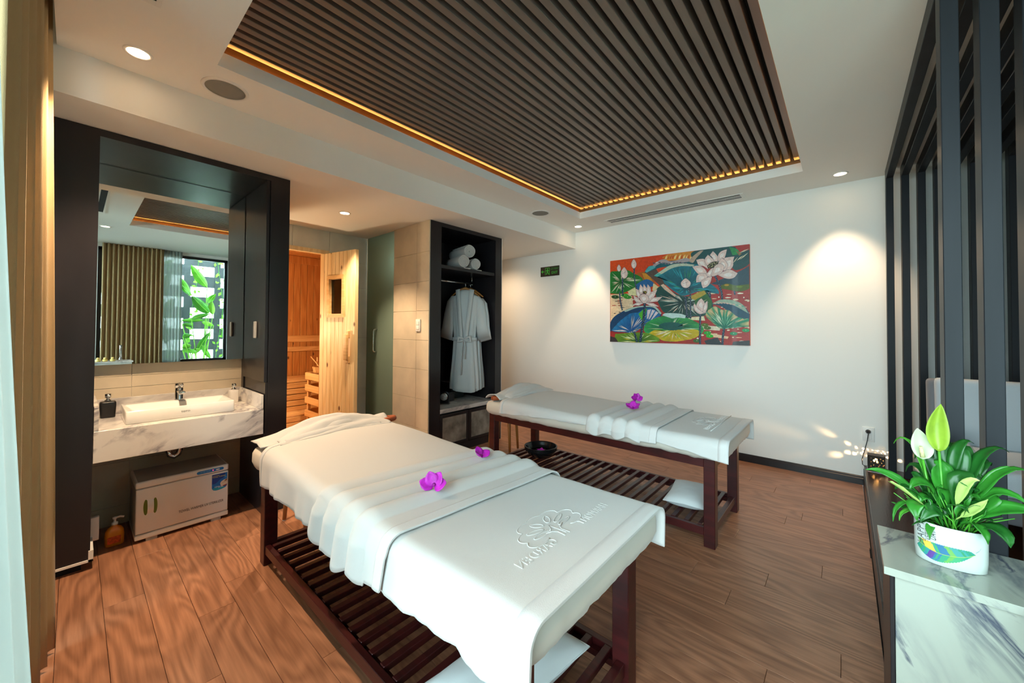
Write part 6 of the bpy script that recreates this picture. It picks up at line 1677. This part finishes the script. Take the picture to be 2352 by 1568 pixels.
def spathe(tip, base, root, wid, m, label, lean, cup):
    T, Bq, R = px2(*Z5(*tip), 0.0), px2(*Z5(*base), 0.0), px2(*Z5(*root), 0.0)
    R.z = ZR-0.01
    f = obj('flower', MB().tube([R, R.lerp(Bq, 0.5)+Vector((0.004, 0, 0)), Bq], [0.0032, 0.003, 0.003], 8), leaf_mats[2], pl_, label=label)
    P = []; n = 14
    for i in range(n+1):
        t = i/n; c = Bq.lerp(T, t)+Vector((lean*math.sin(PI*t), 0.012*math.sin(PI*t), 0))
        w_ = wid*(math.sin(PI*t**0.75)**0.8 if 0 < t < 1 else 0)+0.0008
        P.append([c+Vector((g*w_, (cup*abs(g)**1.5*w_*-1.1), 0)) for g in (-1, -0.66, -0.33, 0, 0.33, 0.66, 1)])
    obj('spathe', cloth_mesh(P, 0.0008), m, f)
    return f, Bq, T
f1, Bq, T = spathe((352, 635), (400, 915), (470, 1400), .024, mat('spathe_white', 'b9c3a2', 0.5), 'open white flower with a knobbly spadix', 0.004, 0.35)
obj('spadix', MB().tube([Bq.lerp(T, 0.10)+Vector((0.0, -0.010, 0)), Bq.lerp(T, 0.45)+Vector((-0.001, -0.016, 0))], [0.006, 0.0045], 10), mat('spadix_cream', 'd8d39a', 0.7, bump=1.0, bscale=400), f1)
spathe((565, 455), (545, 860), (560, 1400), .024, mat('spathe_green', '8aa634', 0.45, var=0.15, vscale=30), 'closed yellow-green flower standing higher', -0.006, 0.9)

# ================================================================== CURTAINS
def curtain(name, p0, p1, z0, z1, folds, amp, m, label, flare=None, n=None, group=None, gather=1.0, phase=0.0):
    p0, p1 = Vector(p0), Vector(p1); d = p1-p0; nrm = Vector((-d.y, d.x)).normalized()
    n = n or folds*12; P = []
    nz = 22
    for j in range(nz+1):
        f = j/nz; row = []
        for i in range(n+1):
            t = i/n
            ph = 2*PI*folds*t+phase+0.5*fbm(t*6, f*1.2, 3.0)*(0.4+f)
            a = amp*(0.6+0.5*(1-f*0.3))*(1+0.35*fbm(t*9, 0, 1.0))
            q = p0+d*t+nrm*(a*math.sin(ph))+d.normalized()*(0.25*a*math.sin(2*ph))
            if flare: q = q+Vector(flare(t, f))
            row.append((q.x, q.y, z1-(z1-z0)*f))
        P.append(row)
    mb = cloth_mesh(P, 0.0015)
    return single(name, mb, m, label, 'curtain', group)
curtain('window_curtain', (-2.60, -0.128), (-1.72, -0.175), 0.018, 2.76, 6, 0.040, curtain_brown, 'floor-length brown linen curtain hanging at the left edge of the room', lambda t, f: (0.28*f*(1-t)*0.9, 0.055*f*(1-t)+0.012*f), phase=1.2)
curtain('sheer_curtain', (-1.60, -0.180), (-1.05, -0.20), 0.012, 2.76, 7, 0.020, sheer_white, 'white sheer curtain beside the brown one at the far left', lambda t, f: (-0.05*f*(1-t), (0.075*f+0.050*f*f)*(1-t)), phase=0.4)
# pelmet pocket ends
struct('trim_3', MB().box(BX-0.02, BX, YN, PK, CE+0.022, CE+0.30), ceiling_paint)
# at the right window: brown curtain and sheer, seen in the mirror
curtain('window_curtain', (XR-0.09, 0.26), (XR-0.09, 0.955), 0.03, 2.545, 13, 0.036, curtain_brown, 'brown pleated curtain reflected in the mirror', phase=0.0)
curtain('sheer_curtain', (XR-0.05, 0.945), (XR-0.05, 1.19), 0.03, 2.545, 6, 0.016, sheer_white, 'white sheer curtain reflected in the mirror beside the garden')

# ================================================================== GARDEN BEHIND THE RIGHT WINDOW (seen in the mirror)
gx = 2.75
struct('ground', MB().box(XR+0.13, 9, -6, 9, -0.35, -0.30).box(-7, XR+0.12, -9, YN-0.13, -0.35, -0.30), mat('garden_ground', '6d7260', 0.9, var=0.3, vscale=6))
fn = thing('garden_screen', 'dark timber screen wall with staggered square openings behind the plants', 'fence', (gx, 1.6, -0.3))
tim = mat('screen_timber', '3a4144', 0.5, var=0.2, vscale=12)
for ci in range(-3, 7):
    ya = 1.02+0.48*ci
    obj('post', MB().box(gx, gx+0.05, ya-0.10, ya, -0.3, 3.2), tim, fn)
    z0 = 0.62 if ci % 2 == 1 else 0.83
    zs = [-0.3]+[v for q in range(-2, 6) for v in (z0+0.42*q, z0+0.42*q+0.20) if v > -0.3]+[3.2]
    for za, zb in zip(zs[0::2], zs[1::2]):
        if zb > za: obj('block', MB().box(gx+0.004, gx+0.046, ya, ya+0.38, za, zb), tim, fn)
gl = [mat('garden_leaf_%s' % n, c, 0.4, var=0.3, vscale=7, spec=0.4) for n, c in (('a', '57a02a'), ('b', '3f8a24'), ('c', '7fc03a'))]
def garden_leaf(par, base, ctrl, tip, wid, m):
    base, ctrl, tip = Vector(base), Vector(ctrl), Vector(tip); P = []
    for i in range(11):
        t = i/10; c = base*(1-t)**2+ctrl*2*t*(1-t)+tip*t*t; tg = ((ctrl-base)*(1-t)+(tip-ctrl)*t).normalized()
        side = tg.cross(Vector((-1, 0, 0.25))).normalized(); w_ = wid*(math.sin(PI*max(0, (t-0.3)/0.7)**0.8)**0.8 if t > 0.3 else 0)+0.006
        P.append([c+side*g*w_+Vector((-0.03*abs(g), 0, 0)) for g in (-1, -0.5, 0, 0.5, 1)])
    obj('leaf', cloth_mesh(P, 0.001), m, par)
rg = random.Random(12)
HELI = [('broad-leaved heliconia plant in the middle of the garden window', 1.60, [((1.66, 2.04), (1.41, 2.43), .075), ((1.69, 1.54), (1.42, 1.85), .085), ((1.75, 1.52), (1.72, 1.78), .05), ((1.68, 1.74), (1.79, 1.92), .05), ((1.43, 1.43), (1.68, 1.53), .045)]),
        ('low heliconia plant at the foot of the garden window', 1.52, [((1.30, 1.40), (1.65, 1.41), .03), ((1.51, .79), (1.69, 1.18), .05), ((1.32, .91), (1.43, .94), .05), ((1.31, .85), (1.52, .82), .04), ((1.31, 1.10), (1.42, 1.13), .05), ((1.45, .80), (1.56, .87), .045), ((1.73, .68), (1.58, .95), .04), ((1.32, 1.33), (1.47, 1.31), .035), ((1.78, 1.31), (1.59, 1.38), .04)]),
        ('tall heliconia plant half behind the sheer curtain', 1.22, [((1.27, 2.18), (1.42, 1.88), .05), ((1.27, 2.05), (1.39, 1.86), .03), ((1.05, 1.5), (1.2, 1.8), .07), ((1.0, 1.9), (1.12, 2.25), .07), ((1.10, 1.0), (1.0, 1.35), .07)]),
        ('heliconia plant at the far end of the garden screen', 2.25, [((2.1, 1.5), (2.3, 1.9), .08), ((2.3, 1.2), (2.5, 1.6), .08), ((2.2, 1.9), (2.05, 2.3), .08), ((2.0, 1.0), (1.9, 1.25), .05)])]
for lab, y0_, lvs in HELI:
    t = thing('heliconia_plant', lab, 'plant', (2.2, y0_, -0.3), 0, 'heliconia plants by the screen')
    for j, (b, tp, w_) in enumerate(lvs):
        xq = 2.2+rg.uniform(-0.08, 0.08)
        B = Vector((xq, b[0], b[1])); T = Vector((xq-0.05, tp[0], tp[1])); R = Vector((2.2+rg.uniform(-.06, .06), y0_+rg.uniform(-.06, .06), -0.29))
        P = []
        side = (T-B).cross(Vector((1, 0, 0))).normalized()
        for i in range(13):
            f = i/12; c = B.lerp(T, f)+Vector((0.05*math.sin(PI*f), 0, 0)); q = w_*(math.sin(PI*f**0.85)**0.75 if 0 < f < 1 else 0)+0.002
            P.append([c+side*g*q+Vector((0.25*q*abs(g), 0, 0)) for g in (-1, -0.5, 0, 0.5, 1)])
        lf = obj('leaf', cloth_mesh(P, 0.001), gl[j % 3], t)
        obj('midrib', MB().tube([R, R.lerp(B, 0.6)+Vector((0, (B.y-R.y)*-0.15, 0.05)), B, B.lerp(T, 0.5)+Vector((0.04, 0, 0)), T], [0.010, 0.008, 0.006, 0.004, 0.002], 6), gl[2], lf)
for k, y in enumerate((1.15, 1.55, 1.95, 2.3)):
    vn = thing('climbing_vine', 'thin leafy vine trailing down the garden screen, '+('half behind the sheer curtain', 'over the middle openings', 'at the right window frame', 'beyond the right window frame')[k], 'vine', (2.70, y, -0.3), 0, 'vines on the garden screen')
    pts = [(2.70+0.02*math.sin(z*5+k), y+0.06*math.sin(z*2.3+k*2), z) for z in [3.1-0.18*i for i in range(19)]]
    obj('vine_stem', MB().tube(pts, 0.004, 6), gl[1], vn)
    lv = MB()
    for p in pts:
        for q in range(3):
            c = Vector(p)+Vector((rg.uniform(-.06, -.01), rg.uniform(-.07, .07), rg.uniform(-.08, .08))); s = rg.uniform(0.025, 0.05)
            a = rg.uniform(0, 6.28); u = Vector((0.2, math.cos(a), math.sin(a))).normalized(); v = u.cross(Vector((1, 0, 0))).normalized()
            lv.add([c-u*s, c+v*s*0.55, c+u*s, c-v*s*0.55], [(0, 1, 2, 3)])
    o = obj('vine_leaves', lv, gl[2], vn); o['kind'] = 'stuff'


# raised marble shelf with bath ducks and hand shower, beside the camera, seen in the mirror only
sh = thing('bath_shelf', 'white marble bath shelf with a thin top, seen at the mirror bottom', 'shelf', (0.95, 0.40, LZ))
obj('shelf_top', MB().bbox(0.78, 1.12, 0.16, 0.575, 0.768, 0.785, 0.003, 1), marble_m, sh)
obj('shelf_body', MB().box(0.80, 1.10, 0.17, 0.56, LZ+0.001, 0.7675), marble_m, sh)
duck_y = mat('duck_yellow', 'ecd684', 0.45); beak = mat('duck_beak', 'e0a060', 0.5)
for y, nm in ((0.225, 'left'), (0.292, 'middle'), (0.366, 'right')):
    dk = thing('bath_duck', {'left': 'small cream yellow bath duck cut off at the mirror edge', 'middle': 'small cream yellow bath duck in the middle of the three in the mirror', 'right': 'small cream yellow bath duck next to the chrome hand shower in the mirror'}[nm], 'toy', (0.83, y, 0.785), 0, 'bath ducks on the marble shelf')
    obj('body', MB().lathe([(0, 0), (0.024, 0.002), (0.030, 0.014), (0.026, 0.028), (0.012, 0.036), (0, 0.037)], (0.83, y, 0.785), 18, 1.0, 1.0), duck_y, dk)
    obj('head', MB().lathe([(0, 0.0), (0.012, 0.003), (0.017, 0.015), (0.013, 0.027), (0, 0.031)], (0.82, y, 0.785+0.030), 16), duck_y, dk)
    obj('beak', MB().lathe([(0.0, 0), (0.009, 0.001), (0.006, 0.004), (0, 0.005)], (0.805, y, 0.785+0.042), 12, 1.3, 1.6), beak, dk)
hs2 = thing('hand_shower', 'upright chrome hand shower on the marble shelf in the mirror', 'shower head', (0.83, 0.445, 0.785))
obj('holder', MB().lathe([(0.0, 0), (0.019, 0), (0.020, 0.03), (0.015, 0.045), (0, 0.045)], (0.83, 0.445, 0.785), 18), chrome, hs2)
obj('handset', MB().lathe([(0, 0.045), (0.013, 0.045), (0.014, 0.20), (0.0145, 0.228), (0, 0.23)], (0.83, 0.445, 0.785), 18), chrome, hs2)
print('objects', len(bpy.data.objects), 'tris', sum(len(o.data.polygons) for o in bpy.data.objects if o.type == 'MESH'))
